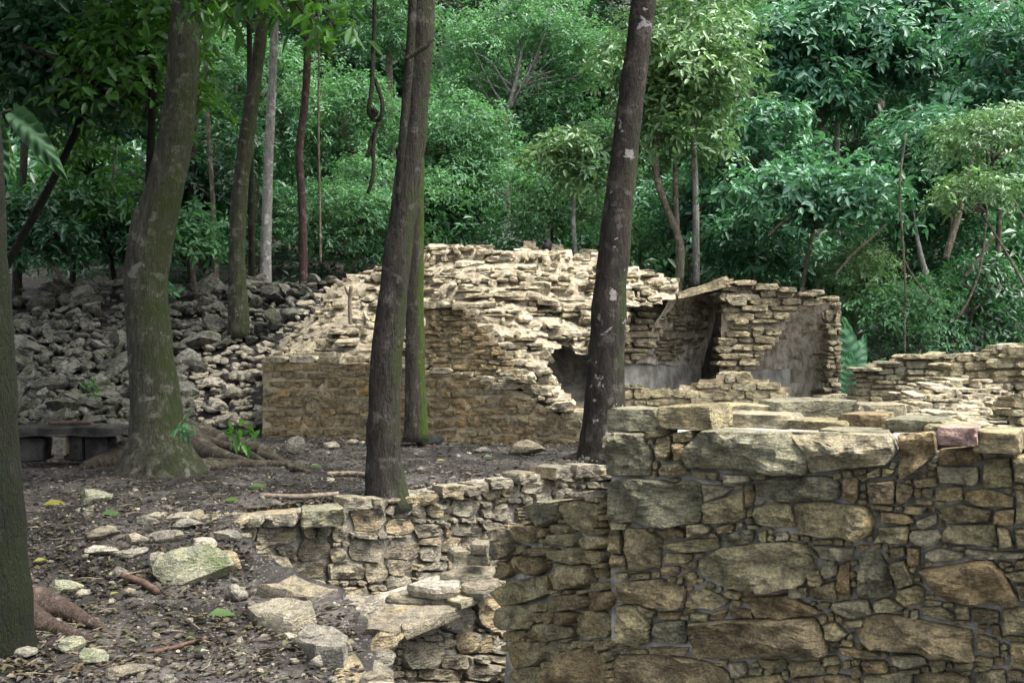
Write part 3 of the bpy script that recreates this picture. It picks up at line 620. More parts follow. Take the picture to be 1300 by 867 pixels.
# wall A: retaining wall of the terrace
ptsA = [at(300, 655, 9.68), at(490, 634, 10.75), at(610, 610, 12.15), at(775, 588, 13.9)]
wA = thing('terrace_wall', "pale rubble retaining wall running back along the edge of the leaf-strewn terrace", 'stone wall', loc=(*ptsA[0][:2], 0))
tops = [652, 646, 640, 630, 612, 602, 590]
for k in range(3):
    a, b = ptsA[k], ptsA[k + 1]; A, C = wall_axes(a, b)
    pxa, pxb = [(300, 491), (491, 611), (611, 778)][k]; ta, tb = [(654, 634), (634, 612), (612, 590)][k]
    mask = [(pxa, ta)] + [(pxa + (pxb - pxa) * f, ta + (tb - ta) * f + rng.uniform(-4, 3)) for f in (0.2, 0.4, 0.6, 0.8)] + [(pxb, tb), (pxb, 770 - 25 * k), (pxa, 770 - 15 * k)]
    s = 1.0 - 0.12 * k
    masonry(wA, mask, np.array([a[0], a[1], 0]), A, C, 'wallA', lambda: rng.choice([rng.uniform(8, 18), rng.uniform(18, 40)]) * s, lambda: rng.uniform(8, 24) * s, 5, 5, (0.02, 0.07), 0.2, MID, 'rand', 1, 2600, rough=0.16, tilt=0.22, limit=95, phases=[(lambda: rng.uniform(30, 58) * s, lambda: rng.uniform(18, 32) * s, 22, 12, 130), (lambda: rng.uniform(18, 34) * s, lambda: rng.uniform(10, 20) * s, 11, 7, 600), (lambda: rng.uniform(7, 18) * s, lambda: rng.uniform(6, 11) * s, 5, 4, 2200)])
    slab_core('mortar_body', wA, a, b, lambda t: -0.03, -1.4, C, 0.05, 0.5, M['mortarA'], 60, 30, 0.02)
for k, (x0, x1, y, d, h, mk) in enumerate([(176, 262, 662, 9.75, .085, 'wallA'), (248, 330, 668, 9.65, .12, 'wallA'), (328, 378, 667, 9.9, .13, 'wallA'), (380, 440, 668, 10.0, .22, 'wallC_green'),
        (436, 478, 648, 10.5, .12, 'wallA'), (470, 492, 645, 10.6, .11, 'wallA'), (519, 558, 640, 11.2, .17, 'wallD'), (560, 590, 632, 11.5, .13, 'wallA'), (592, 622, 626, 11.9, .15, 'wallA'),
        (624, 650, 618, 12.2, .14, 'wallA'), (652, 690, 615, 12.5, .15, 'wallA'), (692, 730, 608, 13.0, .13, 'wallA'), (728, 770, 603, 13.4, .15, 'wallA')]):
    block(wA, x0 + rng.uniform(-5, 3), x1 + rng.uniform(-6, 6), y + rng.uniform(-2, 5), d, h * rng.uniform(0.65, 1.05), rng.uniform(0.2, 0.4), mk, (0.75 if k > 3 else 0.1) + rng.normal(0, 0.18), lod=HI, rough=0.12, tilt=0.2)

# wall B: low flat-topped wall in front of the pit
pB0 = at(445, 800, 7.46); pB1 = at(642, 735, 9.05); A_B, C_B = wall_axes(pB0, pB1)
wB = thing('low_wall', "low flat-topped rubble wall with thin slabs on top, running into the stub wall", 'stone wall', loc=(*pB0[:2], 0))
masonry(wB, [(440, 803), (505, 793), (560, 772), (600, 752), (645, 735), (668, 890), (440, 890)], np.array([*pB0[:2], 0]), A_B, C_B, 'wallA', lambda: rng.choice([rng.uniform(12, 24), rng.uniform(22, 48)]), lambda: rng.uniform(10, 26), 6, 6, (0.03, 0.08), 0.2,
        (16, (1.0, 0.94, 0.75, 0.4)), 'rand', 1, 2600, rough=0.15, tilt=0.25, hand=[('wallA', [(448, 802), (470, 796), (498, 797), (500, 850), (478, 852), (452, 846)]), ('wallA', [(604, 752), (634, 738), (640, 790), (622, 805), (606, 790)]), ('wallA', [(502, 796), (556, 776), (556, 800), (503, 815)])], phases=[(lambda: rng.uniform(30, 58) * 1.1, lambda: rng.uniform(18, 32) * 1.1, 22, 12, 130), (lambda: rng.uniform(18, 34) * 1.1, lambda: rng.uniform(10, 20) * 1.1, 11, 7, 600), (lambda: rng.uniform(7, 18) * 1.1, lambda: rng.uniform(6, 11) * 1.1, 5, 4, 2200)])
slab_core('mortar_body', wB, pB0, pB1, lambda t: -0.47, -1.6, C_B, 0.05, 0.62, M['mortarA'], 60, 30, 0.02)
def slab(parent, poly, z, h, mk, name='slab', rough=0.03, lod=HI):
    P0 = np.array([0, 8.0, z]); W = np.array([unproj(x, y, P0, Z) for x, y in poly]); P0 = np.array([W[:, 0].mean(), W[:, 1].mean(), z - h])
    P2 = orient((W - P0)[:, :2]); V, Fc = stone_geo(P2, P0, np.array([1., 0, 0]), np.array([0, 1., 0]), Z, h, 0.05, lod[0], lod[1], rough=rough, tilt=0.03, edge=16)
    return child(name, mesh_py(name, V, Fc, M[mk], True, 28), parent)
slab(wB, [(398, 798), (425, 775), (500, 760), (520, 775), (500, 798), (448, 806)], -0.44, 0.07, 'wallA')
slab(wB, [(425, 772), (470, 756), (540, 755), (552, 768), (505, 775)], -0.45, 0.06, 'wallA')
slab(wB, [(505, 776), (555, 757), (590, 764), (560, 777), (512, 795)], -0.44, 0.06, 'wallA')
slab(wB, [(488, 755), (510, 744), (560, 742), (625, 740), (600, 757), (540, 758)], -0.40, 0.05, 'wallA')
slab(wB, [(560, 752), (620, 738), (618, 748), (585, 760)], -0.38, 0.04, 'wallC_gray')
slab(wB, [(515, 739), (545, 727), (585, 726), (584, 742), (550, 744)], -0.30, 0.06, 'palerubble')
slab(wB, [(585, 740), (600, 726), (634, 722), (632, 738), (612, 743)], -0.30, 0.07, 'wallA')
slab(wB, [(555, 726), (590, 718), (630, 716), (625, 726), (580, 728)], -0.26, 0.05, 'wallA')
block(wB, 575, 598, 716, 9.3, 0.12, 0.25, 'wallA', 0.3, lod=MID); block(wB, 600, 626, 716, 9.3, 0.11, 0.3, 'wallA', 0.3, lod=MID)
slab(wB, [(592, 702), (604, 694), (622, 694), (620, 703)], -0.10, 0.05, 'wallC_green'); slab(wB, [(596, 688), (606, 680), (622, 680), (620, 689)], 0.0, 0.05, 'wallA')

# ------------------------------------------------------------------ wall D: ochre front wall of the ruined building
pD0 = at(333, 553, 17.95); pD1 = at(745, 566, 16.4); A_D, C_D = wall_axes(pD0, pD1); P_D = np.array([*pD0[:2], 0])
wD = thing('ochre_wall', "long ochre stone wall at the foot of the pale ruin mound", 'stone wall', loc=(*pD0[:2], 0))
topD = [(333, 458), (400, 459), (500, 462), (545, 470), (600, 478), (625, 487), (660, 498), (690, 515), (712, 527), (745, 532)]
masonry(wD, topD + [(745, 572), (600, 566), (333, 560)], P_D, A_D, C_D, 'wallD', lambda: rng.uniform(12, 36), lambda: rng.uniform(8, 16), 6, 5, (0.018, 0.05), 0.2, (13, (1.0, 0.92, 0.6, 0.3)), 'bl', 1, jitterw=0.014, rough=0.09, tilt=0.12, cut=0.35, ins=0.3, limit=250)
tz = [(unproj(x, y, P_D, C_D)) for x, y in topD]; ua = [np.dot(p[:2] - P_D[:2], A_D[:2]) for p in tz]; LD = math.hypot(*(pD1 - pD0)[:2])
slab_core('mortar_body', wD, pD0, pD1, lambda t: np.interp(t * LD, ua, [p[2] for p in tz]) - 0.02, -0.3, C_D, 0.014, 0.8, M['coreD'], 160, 40, 0.024)
for i in range(len(topD) - 1):            # thin slabs on the wall top
    (x0, y0), (x1, y1) = topD[i], topD[i + 1]; n = max(1, int((x1 - x0) / 26))
    for k in range(n):
        f0, f1 = k / n, (k + 1) / n
        for rr in range(2):
            d = unproj(x0 + (x1 - x0) * (f0 + f1) / 2, (y0 + y1) / 2, P_D, C_D)[1] + 0.28 * rr
            yy = y0 + (y1 - y0) * (f0 + f1) / 2 + 2 - rr * 4
            block(wD, x0 + (x1 - x0) * f0 - 1, x0 + (x1 - x0) * f1 + 2, yy, d, rng.uniform(0.03, 0.15), 0.38, 'ruin', -0.22 + rng.normal(0, .12), lod=LO)
# door jamb in the wall
block(wD, 594, 602, 562, 16.95, 1.05, 0.12, 'wallE', -0.22, name='door_jamb', lod=MID)

# ------------------------------------------------------------------ relief masonry on a sloping or stepped surface (depth given per point)
def relief(parent, mask, dfun, mk, tw, th, minw, minh, proud, depth, lod=LO, mode='bl', gap=1, tries=3000, jit=0.05, yaw=0.0, core=None, rough=0.10, tilt=0.15, limit=290, mks=None, back=0.12, hole=None, roll=0.0, cell=5, drop=0.0, rot=0.05):
    xs_ = [p[0] for p in mask]; ys_ = [p[1] for p in mask]; x0 = int(min(xs_)); y0 = int(min(ys_)); w_ = int(max(xs_)) - x0 + 1; h_ = int(max(ys_)) - y0 + 1
    free = raster(mask, x0, y0, w_, h_)
    if hole: free &= ~raster(hole, x0, y0, w_, h_)
    st = []
    for r in pack(free, tw, th, minw, minh, gap, mode, tries):
        if rng.random() < drop: continue
        cx = (r[0] + r[2]) / 2 + x0; cy = (r[1] + r[3]) / 2 + y0; d = dfun(cx, cy) + rng.uniform(-jit, jit)
        P0 = at(cx, cy, d); yw = yaw + rng.normal(0, 0.12); A = norm([math.cos(yw), math.sin(yw), rng.normal(0, 0.04 + roll)]); C = norm(np.cross(A, Z) + np.array([0, 0, rng.normal(0.03, 0.05 + roll)]))
        C = norm(C - A * np.dot(A, C))
        if C[1] > 0: C = -C
        poly = rect_poly((r[0] + x0, r[1] + y0, r[2] + x0, r[3] + y0), 0.15, 0.45, 0.10, rot)
        W, Fc = px_stone(poly, P0, A, C, rng.uniform(*proud), depth * rng.uniform(0.7, 1.2), lod, rough=rough, tilt=tilt)
        st.append(((r[2] - r[0]) * (r[3] - r[1]), W, Fc, mk if mks is None else mks[rng.integers(len(mks))]))
    emit(parent, st, None, limit=limit)
    if core:
        X = np.arange(x0, x0 + w_ + cell, cell); Y = np.arange(y0, y0 + h_ + cell, cell); V = []; ok = np.zeros((len(Y), len(X)), bool)
        mm = in_poly(*np.meshgrid(X, Y), mask)
        if hole: mm &= ~in_poly(*np.meshgrid(X, Y), hole)
        V = np.array([at(x, y, dfun(x, y) + back) for y in Y for x in X]); V += np.stack([fbm(V * 4 + 9 * k, 3) for k in range(3)], -1) * 0.05
        i = np.arange(len(X) * len(Y)).reshape(len(Y), len(X))
        q = [(int(i[a, b]), int(i[a + 1, b]), int(i[a + 1, b + 1]), int(i[a, b + 1])) for a in range(len(Y) - 1) for b in range(len(X) - 1) if mm[a:a + 2, b:b + 2].sum() >= 3]
        child('rubble_core', mesh_py('rubble_core', V, q, M[core], True), parent)
    return

# broken step of stones carrying the terrace edge on past the wall corner
relief(wA, [(165, 662), (200, 652), (306, 656), (306, 738), (268, 732), (225, 712), (175, 684)], lambda x, y: 9.62 - (y - 652) * 0.0142, 'wallA', lambda: rng.choice([rng.uniform(14, 28), rng.uniform(24, 54)]), lambda: rng.uniform(7, 15), 8, 5, (0.03, 0.07), 0.35, MID, 'bl', jit=0.04, drop=0.18, rough=0.16, tilt=0.2, roll=0.06, rot=0.08, limit=60, yaw=0.1)
# ruin mound behind wall D
def dG(x, y):
    yb = np.interp(x, [333, 560, 640, 700, 745, 800, 865], [462, 470, 490, 520, 530, 480, 470]); yt = np.interp(x, [333, 400, 440, 500, 545, 590, 690, 760, 830, 865], [440, 372, 345, 332, 312, 306, 312, 320, 343, 356])
    f = np.clip((yb - y) / max(8, yb - yt), 0, 1)
    q = f * 7 + 0.5 * float(vnoise(np.array([[x / 60, 1.0, 9.0]]))[0]); fl_ = math.floor(q); fs = (fl_ + min(1, max(0, (q - fl_ - 0.55) / 0.45))) / 7
    f = 0.35 * f + 0.65 * min(1, max(0, fs)); d = 18.0 - 0.0035 * (x - 333) + 6.3 * f ** 1.1
    if x > 560 and f > 0.25: d -= 0.9 * math.exp(-((x - 620) / 60) ** 2) * (1 - f)
    d += 0.35 * float(vnoise(np.array([[x / 34, y / 22, 5.0]]))[0])
    return d
G = thing('ruin_mound', "pale collapsed limestone ruin rising behind the ochre wall to the highest crest", 'ruin', loc=(0, 20, 0))
maskG = [(336, 458), (360, 430), (398, 398), (418, 368), (445, 348), (500, 334), (540, 315), (590, 309), (640, 318), (690, 316), (760, 322), (832, 346), (862, 358), (862, 376), (830, 388), (800, 392), (790, 432), (772, 446), (740, 452), (722, 440), (700, 448), (696, 462), (712, 490), (742, 524), (712, 522), (690, 510), (660, 494), (625, 482), (600, 473), (545, 465), (500, 458)]
relief(G, maskG, dG, 'ruin', lambda: rng.choice([rng.uniform(5, 12), rng.uniform(9, 24), rng.uniform(20, 46)]), lambda: rng.choice([rng.uniform(3.2, 6), rng.uniform(5, 9), rng.uniform(7, 12)]), 4, 3, (0.03, 0.10), 0.55, (10, (1.0, 0.94, 0.5)), 'bl', jit=0.26, core='coreR', rough=0.2, tilt=0.28, limit=240, roll=0.08, drop=0.10, back=0.12, rot=0.13)
for x0, x1, y, d, h in [(660, 684, 322, 24.2, .16), (540, 590, 318, 24.0, .14), (664, 680, 318, 24.2, .22), (590, 628, 316, 24.3, .1), (700, 716, 321, 24.2, .2), (735, 760, 325, 24.1, .16), (800, 830, 350, 23.9, .14), (832, 864, 360, 23.8, .13)]:
    block(G, x0, x1, y, d, h, 0.5, 'ruin', 0.0, name='stone', lod=MID)
relief(G, [(538, 388), (575, 386), (602, 400), (622, 424), (648, 452), (664, 476), (655, 492), (625, 484), (600, 474), (538, 466)], lambda x, y: 18.05 - 0.0035 * (x - 333) + (470 - y) * 0.004, 'wallD', lambda: rng.uniform(10, 26), lambda: rng.uniform(5, 9), 5, 4, (0.01, 0.05), 0.5, LO, 'bl', jit=0.05, core='coreD', rough=0.12, tilt=0.15, limit=50, back=0.08)
for (x0, y0), (x1, y1) in zip([(536, 389), (575, 387), (602, 401), (622, 425), (648, 453), (664, 477)], [(575, 387), (602, 401), (622, 425), (648, 453), (664, 477), (700, 512)]):
    n = max(2, int(math.hypot(x1 - x0, y1 - y0) / 11))
    for k in range(n):
        f = (k + .5) / n; x = x0 + (x1 - x0) * f; w = rng.uniform(9, 20); block(G, x - w / 2, x + w / 2 + 4, y0 + (y1 - y0) * f + 3, 17.3 + rng.uniform(0, .3), rng.uniform(.05, .12), 0.5, 'ruin', rng.normal(0, .15), name='stone', lod=LO)
# dark half-vault cavity under the overhang
def patch(parent, name, c, mat, n=14, m=12, amp=0.03, sag=0.0):
    tl, tr, br, bl = [at(*q) for q in c]; u = np.linspace(0, 1, n)[None, :, None]; v = np.linspace(0, 1, m)[:, None, None]
    P = (tl * (1 - u) + tr * u) * (1 - v) + (bl * (1 - u) + br * u) * v
    P = P + np.stack([fbm((P * 2.5 + 5 * k).reshape(-1, 3), 3).reshape(P.shape[:2]) for k in range(3)], -1) * amp
    P[..., 1] += (sag * np.sin(np.pi * u) * np.sin(np.pi * v))[..., 0]
    return child(name, grid_mesh(name, P, mat), parent)
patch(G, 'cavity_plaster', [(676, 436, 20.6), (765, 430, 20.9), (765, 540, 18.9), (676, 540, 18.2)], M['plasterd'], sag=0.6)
relief(G, [(722, 440), (742, 402), (800, 372), (800, 440), (780, 452), (760, 440), (742, 456)], lambda x, y: 19.4 + (440 - y) * 0.012, 'vault', lambda: rng.uniform(14, 34), lambda: rng.uniform(6, 13), 5, 4, (0.05, 0.14), 0.8, (12, (1.0, 0.94, 0.6, 0.3)), 'bl', jit=0.2, rough=0.14, tilt=0.3, limit=40, roll=0.05)

# ------------------------------------------------------------------ vaulted room ruin
Fv = thing('vaulted_room', "ruined vaulted building with plastered corbel vaults, stacked courses and a capstone", 'ruin', loc=(4, 21, 0))
relief(Fv, [(790, 352), (862, 362), (864, 380), (850, 400), (830, 440), (812, 462), (786, 462), (786, 380)], lambda x, y: 20.9 + (460 - y) * 0.009 + (865 - x) * 0.002, 'vault', lambda: rng.uniform(16, 46), lambda: rng.uniform(6, 10), 6, 4, (0.03, 0.09), 0.55, (12, (1.0, 0.94, 0.6, 0.3)), 'bl', jit=0.07, core='coreR', rough=0.10, tilt=0.12, limit=80)
patch(Fv, 'vault_plaster', [(852, 376, 21.3), (916, 374, 22.4), (890, 466, 22.7), (806, 462, 21.4)], M['plaster'], amp=0.05, sag=0.25)
relief(Fv, [(858, 384), (910, 380), (903, 420), (892, 462), (812, 461), (832, 428)], lambda x, y: 21.30 + max(0, x - (852 - (y - 376) * 0.53)) * 0.0165 + 0.12, 'vault', lambda: rng.uniform(9, 26), lambda: rng.uniform(4, 6.5), 5, 3, (0.01, 0.05), 0.25, LO, 'bl', jit=0.03, yaw=0.85, limit=60, drop=0.3, rough=0.12)
patch(Fv, 'wall_plaster', [(790, 460, 21.45), (890, 464, 22.6), (890, 520, 22.6), (790, 520, 21.45)], M['plasterg'], amp=0.02)
patch(Fv, 'room_back', [(880, 420, 23.6), (930, 420, 23.6), (930, 520, 23.4), (880, 520, 23.4)], M['plasterd'], amp=0.02)  # dark sheets close the doorway room and carry its shade
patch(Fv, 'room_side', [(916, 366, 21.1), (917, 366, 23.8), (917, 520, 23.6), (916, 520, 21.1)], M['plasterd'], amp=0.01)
# capstone slab over the recess
cs = np.array([at(860, 380, 21.0), at(922, 364, 20.95), at(930, 366, 22.9), at(866, 382, 23.0)]); th_ = np.array([0, 0, 0.2])
cv = np.vstack([cs, cs + th_]) ; cv[4] += (0.05, 0.02, -0.06); cv[5] += (-0.02, 0.03, 0.02)
bm = bmesh.new(); vv = [bm.verts.new(v) for v in cv]
for f in ((3, 2, 1, 0), (4, 5, 6, 7), (0, 1, 5, 4), (1, 2, 6, 5), (2, 3, 7, 6), (3, 0, 4, 7)): bm.faces.new([vv[i] for i in f])
bmesh.ops.subdivide_edges(bm, edges=bm.edges[:], cuts=4, use_grid_fill=True)
for v in bm.verts:
    n = fbm(np.array([[v.co.x * 3, v.co.y * 3, v.co.z * 3]]), 3)[0]; v.co += Vector((0.02 * n, -0.03 * n, 0.03 * n))
me = bpy.data.meshes.new('capstone'); bm.to_mesh(me); bm.free(); me.materials.append(M['vault']); child('capstone', me, Fv)
# pier of stacked courses
maskP = [(912, 366), (930, 359), (985, 366), (1030, 374), (1062, 380), (1062, 388), (1034, 388), (1012, 396), (1000, 412), (985, 434), (962, 462), (952, 478), (952, 520), (914, 520), (908, 450), (916, 400)]
relief(Fv, maskP, lambda x, y: 21.0 + (480 - y) * 0.002 - (0.25 if y > 470 else 0), 'vault', lambda: rng.uniform(16, 44), lambda: rng.uniform(6, 11), 6, 4, (0.03, 0.09), 0.6, (12, (1.0, 0.94, 0.6, 0.3)), 'bl', jit=0.07, core='coreR', rough=0.10, tilt=0.12, limit=110)
# second vault, plaster leaning out over a niche
patch(Fv, 'vault_plaster', [(1004, 388, 21.35), (1062, 384, 21.0), (1046, 470, 21.9), (948, 468, 22.1)], M['plaster'], 18, 16, amp=0.06, sag=0.12)
relief(Fv, [(1004, 396), (1040, 392), (1040, 440), (1030, 462), (955, 462), (985, 425)], lambda x, y: 21.4 + (y - 390) * 0.0085 - (x - 1000) * 0.004, 'vault', lambda: rng.uniform(8, 20), lambda: rng.uniform(4, 6.5), 5, 3, (0.01, 0.035), 0.2, LO, 'bl', jit=0.03, yaw=-0.3, limit=40, drop=0.72, rough=0.12)
patch(Fv, 'wall_plaster', [(945, 466, 22.1), (1003, 468, 22.0), (1003, 530, 22.0), (945, 530, 22.1)], M['plasterg'], amp=0.02)
patch(Fv, 'wall_plaster', [(1026, 466, 21.95), (1060, 468, 21.7), (1060, 530, 21.7), (1026, 530, 21.95)], M['plaster'], amp=0.03)
patch(Fv, 'niche', [(1000, 464, 22.4), (1030, 464, 22.4), (1030, 492, 22.4), (1000, 492, 22.4)], M['plasterd'], amp=0.01)  # dark colour stands in for the shade of a deeper niche
patch(Fv, 'wall_plaster', [(1000, 487, 22.0), (1030, 487, 21.95), (1030, 530, 21.95), (1000, 530, 22.0)], M['plaster'], amp=0.02)
relief(Fv, [(1044, 400), (1060, 384), (1068, 382), (1070, 470), (1068, 525), (1040, 525), (1048, 470), (1052, 430)], lambda x, y: 21.0 + (0.0 if y < 470 else 0.1), 'vault', lambda: rng.uniform(7, 16), lambda: rng.uniform(5, 9), 3, 3, (0.02, 0.07), 0.6, LO, 'bl', jit=0.08, core='coreR', limit=70)
patch(Fv, 'rear_wall', [(786, 362, 23.9), (1068, 384, 22.6), (1068, 530, 22.6), (786, 530, 23.9)], M['plasterd'], amp=0.03)  # dark sheet put in so no light leaks through behind the rooms
for x0, x1, y, h in [(930, 962, 362, .10), (960, 990, 368, .13), (988, 1012, 371, .10), (1012, 1040, 376, .08), (1030, 1048, 374, .10), (1046, 1066, 382, .1), (905, 930, 361, .08)]:
    block(Fv, x0, x1, y, 21.1, h, 0.5, 'vault', 0.05, name='stone', lod=LO)

# low wall before the vaulted room
wF = thing('broken_wall', "low broken yellowish wall with a dipping top in front of the vaulted room", 'stone wall', loc=(3, 19.5, 0))
maskF = [(792, 486), (815, 490), (850, 493), (872, 488), (890, 480), (905, 478), (912, 470), (930, 472), (945, 470), (962, 478), (985, 482), (1002, 492), (1006, 540), (792, 540)]
relief(wF, maskF, lambda x, y: 19.5, 'wallE', lambda: rng.uniform(14, 34), lambda: rng.uniform(9, 16), 6, 5, (0.008, 0.025), 0.4, MID, 'bl', jit=0.012, core='coreD', rough=0.05, tilt=0.05, back=0.06, rot=0.02)
relief(wF, [(1000, 505), (1085, 500), (1085, 540), (1000, 540)], lambda x, y: 19.8, 'wallE', lambda: rng.uniform(12, 26), lambda: rng.uniform(6, 12), 5, 4, (0.02, 0.05), 0.4, MID, 'bl', jit=0.02, core='coreD', back=0.07)

# wall E: yellowish walls beyond the near wall
wE = thing('stepped_wall', "yellowish stone wall with stepped top meeting the forest beyond the near rubble wall", 'stone wall', loc=(6, 15.5, 0))
maskE = [(1085, 469), (1120, 460), (1142, 458), (1143, 450), (1190, 449), (1215, 452), (1250, 452), (1250, 566), (1085, 566)]
relief(wE, maskE, lambda x, y: 16.6 - (x - 1085) * 0.002, 'wallE', lambda: rng.uniform(12, 34), lambda: rng.uniform(5, 11), 5, 4, (0.02, 0.05), 0.45, MID, 'bl', jit=0.03, core='coreD', rough=0.07, tilt=0.1, back=0.07)
for x0, x1, y, h in [(1083, 1122, 471, .05), (1118, 1145, 462, .04), (1141, 1192, 456, .08), (1190, 1222, 455, .06), (1222, 1260, 454, .07)]: block(wE, x0, x1, y, 16.4, h, 0.5, 'wallE', -0.05, name='capstone', lod=MID)
wE2 = thing('sloping_wall', "yellowish wall whose pale broken top climbs towards the edge of the picture", 'stone wall', loc=(6, 14, 0))
maskE2 = [(1138, 505), (1150, 498), (1175, 488), (1198, 472), (1215, 455), (1235, 450), (1262, 450), (1266, 444), (1280, 440), (1420, 434), (1420, 588), (1138, 584)]
relief(wE2, maskE2, lambda x, y: 14.6 - (x - 1138) * 0.004, 'wallE', lambda: rng.uniform(14, 40), lambda: rng.uniform(7, 16), 5, 4, (0.02, 0.06), 0.5, MID, 'bl', jit=0.03, core='coreD', rough=0.08, tilt=0.1, back=0.07)
for i in range(len(maskE2) - 3):
    (x0, y0), (x1, y1) = maskE2[i], maskE2[i + 1]; n = max(1, int((x1 - x0) / 11))
    for k in range(n):
        f = k / n; block(wE2, x0 + (x1 - x0) * f - 1, x0 + (x1 - x0) * (k + 1) / n + 1, y0 + (y1 - y0) * (f + .5 / n) + 2, 14.6 - (x0 - 1138) * 0.004, rng.uniform(.03, .07), 0.45, 'ruin', -0.1, name='stone', lod=LO)
wE3 = thing('tumbled_tiers', "bright tiers of pale broken slabs between the near wall and the sloping wall", 'ruin', loc=(5, 12, 0))
def dT(x, y): return 12.6 + (530 - y) * 0.03
relief(wE3, [(1138, 530), (1160, 500), (1185, 486), (1228, 474), (1232, 484), (1222, 500), (1216, 606), (1132, 606)], dT, 'ruin', lambda: rng.uniform(12, 34), lambda: rng.uniform(4, 9), 5, 3, (0.03, 0.08), 0.5, MID, 'bl', jit=0.08, core='coreR', tilt=0.15, roll=0.03)
relief(wE3, [(1214, 500), (1232, 486), (1255, 480), (1288, 470), (1290, 606), (1214, 606)], dT, 'ruin', lambda: rng.uniform(10, 30), lambda: rng.uniform(4, 10), 4, 3, (0.03, 0.08), 0.5, MID, 'bl', jit=0.08, core='coreR', tilt=0.15, roll=0.03)
relief(wE3, [(1284, 500), (1400, 495), (1400, 612), (1284, 610)], lambda x, y: 12.3, 'wallE', lambda: rng.uniform(12, 26), lambda: rng.uniform(8, 14), 5, 4, (0.02, 0.05), 0.4, MID, 'bl', jit=0.02, core='coreD', back=0.07)

# ------------------------------------------------------------------ rocks
def rock_mesh(name, seed, mat, sub=2, flat=(1.0, 0.8, 0.55), cuts=9):
    r = np.random.default_rng(seed); bm = bmesh.new(); bmesh.ops.create_icosphere(bm, subdivisions=sub, radius=1.0)
    V = np.array([v.co[:] for v in bm.verts])
    for _ in range(cuts):
        n = r.normal(0, 1, 3); n /= np.linalg.norm(n); d = r.uniform(0.45, 0.8); s = V @ n; V = V - np.maximum(s - d, 0)[:, None] * n
    V = V * np.array(flat) * (1 + 0.07 * fbm(V * 2.3 + seed, 3))[:, None]
    V /= np.abs(V).max()
    for v, c in zip(bm.verts, V): v.co = c
    me = bpy.data.meshes.new(name); bm.to_mesh(me); bm.free()
    me.polygons.foreach_set("use_smooth", np.ones(len(me.polygons), bool)); me.set_sharp_from_angle(angle=math.radians(30)); me.materials.append(mat)
    return me
ROCK = {}
for mk, n in (('rubble', 12), ('palerubble', 6), ('loose', 8), ('mossy', 3), ('dark', 2)):
    ROCK[mk] = [rock_mesh('rock', 100 * len(mk) + i, M[mk], 2 if mk in ('rubble', 'palerubble') else 3, flat=(1.0, rng.uniform(0.55, 0.85), rng.uniform(0.32, 0.55))) for i in range(n)]

mound = thing('rubble_mound', "dark grey and mossy rubble slope of tumbled stones under the trees", 'rubble', loc=(-7, 21, 0))
def rub_hit(px, py):
    r = ray(px, py); y = 19.0
    for _ in range(12):
        x = (px - CX) / F * y; b = rub_base(x); # z = (y-b)*.53
        y = (EYE + 0.53 * b) / (0.53 + (py - CY) / F)
    return float((px - CX) / F * y), float(y)
items = []
crest = lambda x: np.interp(x, [0, 20, 100, 200, 300, 350, 430, 470], [376, 372, 362, 350, 344, 336, 334, 336])
for k in range(2300):
    px = rng.uniform(-20, 470); py = rng.uniform(0, 1) ** 0.9 * (546 - crest(px)) + crest(px) - 2
    lim = np.interp(py, [336, 380, 420, 455, 550], [475, 425, 385, 345, 332])
    if px > lim: continue
    x, y = rub_hit(px, py)
    y = min(y, 27); z = max(0, min(3.0, (y - rub_base(x)) * 0.53)); pale = (px > 245 and py > 440) or px > lim - 30
    s = rng.choice([0.07, 0.11, 0.15, 0.21, 0.36], p=[.27, .30, .25, .13, .05]) * rng.uniform(0.8, 1.25) * (0.72 if pale else 1)
    items.append((s, (x, y, z + s * 0.12), pale))
items.sort(key=lambda t: -t[0]); joined = []
for i, (s, loc, pale) in enumerate(items):
    me = ROCK['palerubble' if pale else 'rubble']; me = me[rng.integers(len(me))]
    rot = (rng.normal(0.35, 0.35), rng.normal(0, 0.35), rng.uniform(0, 6.28)) if not pale else (rng.normal(0.3, 0.15), rng.normal(0, 0.15), rng.normal(0, 0.3))
    if i < 295:
        o = link('stone', me, mound); o.location = Vector(loc) - Vector(mound.location); o.rotation_euler = rot; o.scale = (s, s, s * rng.uniform(0.8, 1.3))
    else:
        joined.append((me, loc, rot, s))
def join_rocks(name, joined, parent, kind='stuff', label=None):
    from mathutils import Euler
    V = []; T = []; o = 0; mats = []; mi = []
    for me, loc, rot, s in joined:
        v = np.empty(len(me.vertices) * 3, np.float32); me.vertices.foreach_get('co', v); v = v.reshape(-1, 3) * s
        R = np.array(Euler(rot).to_matrix()); V.append(v @ R.T + np.array(loc))
        t = np.empty(len(me.polygons) * 3, np.int32); me.loops.foreach_get('vertex_index', t); T.append(t.reshape(-1, 3) + o); o += len(v)
        if me.materials[0] not in mats: mats.append(me.materials[0])
        mi.append(np.full(len(me.polygons), mats.index(me.materials[0]), np.int32))
    m = mesh_np(name, np.vstack(V), np.vstack(T), mats[0])
    for x in mats[1:]: m.materials.append(x)
    m.polygons.foreach_set('material_index', np.concatenate(mi))
    if parent: return child(name, m, parent, kind=kind)
    return link(name, m, kind=kind, label=label)
if joined: join_rocks('small_stones', joined, mound)

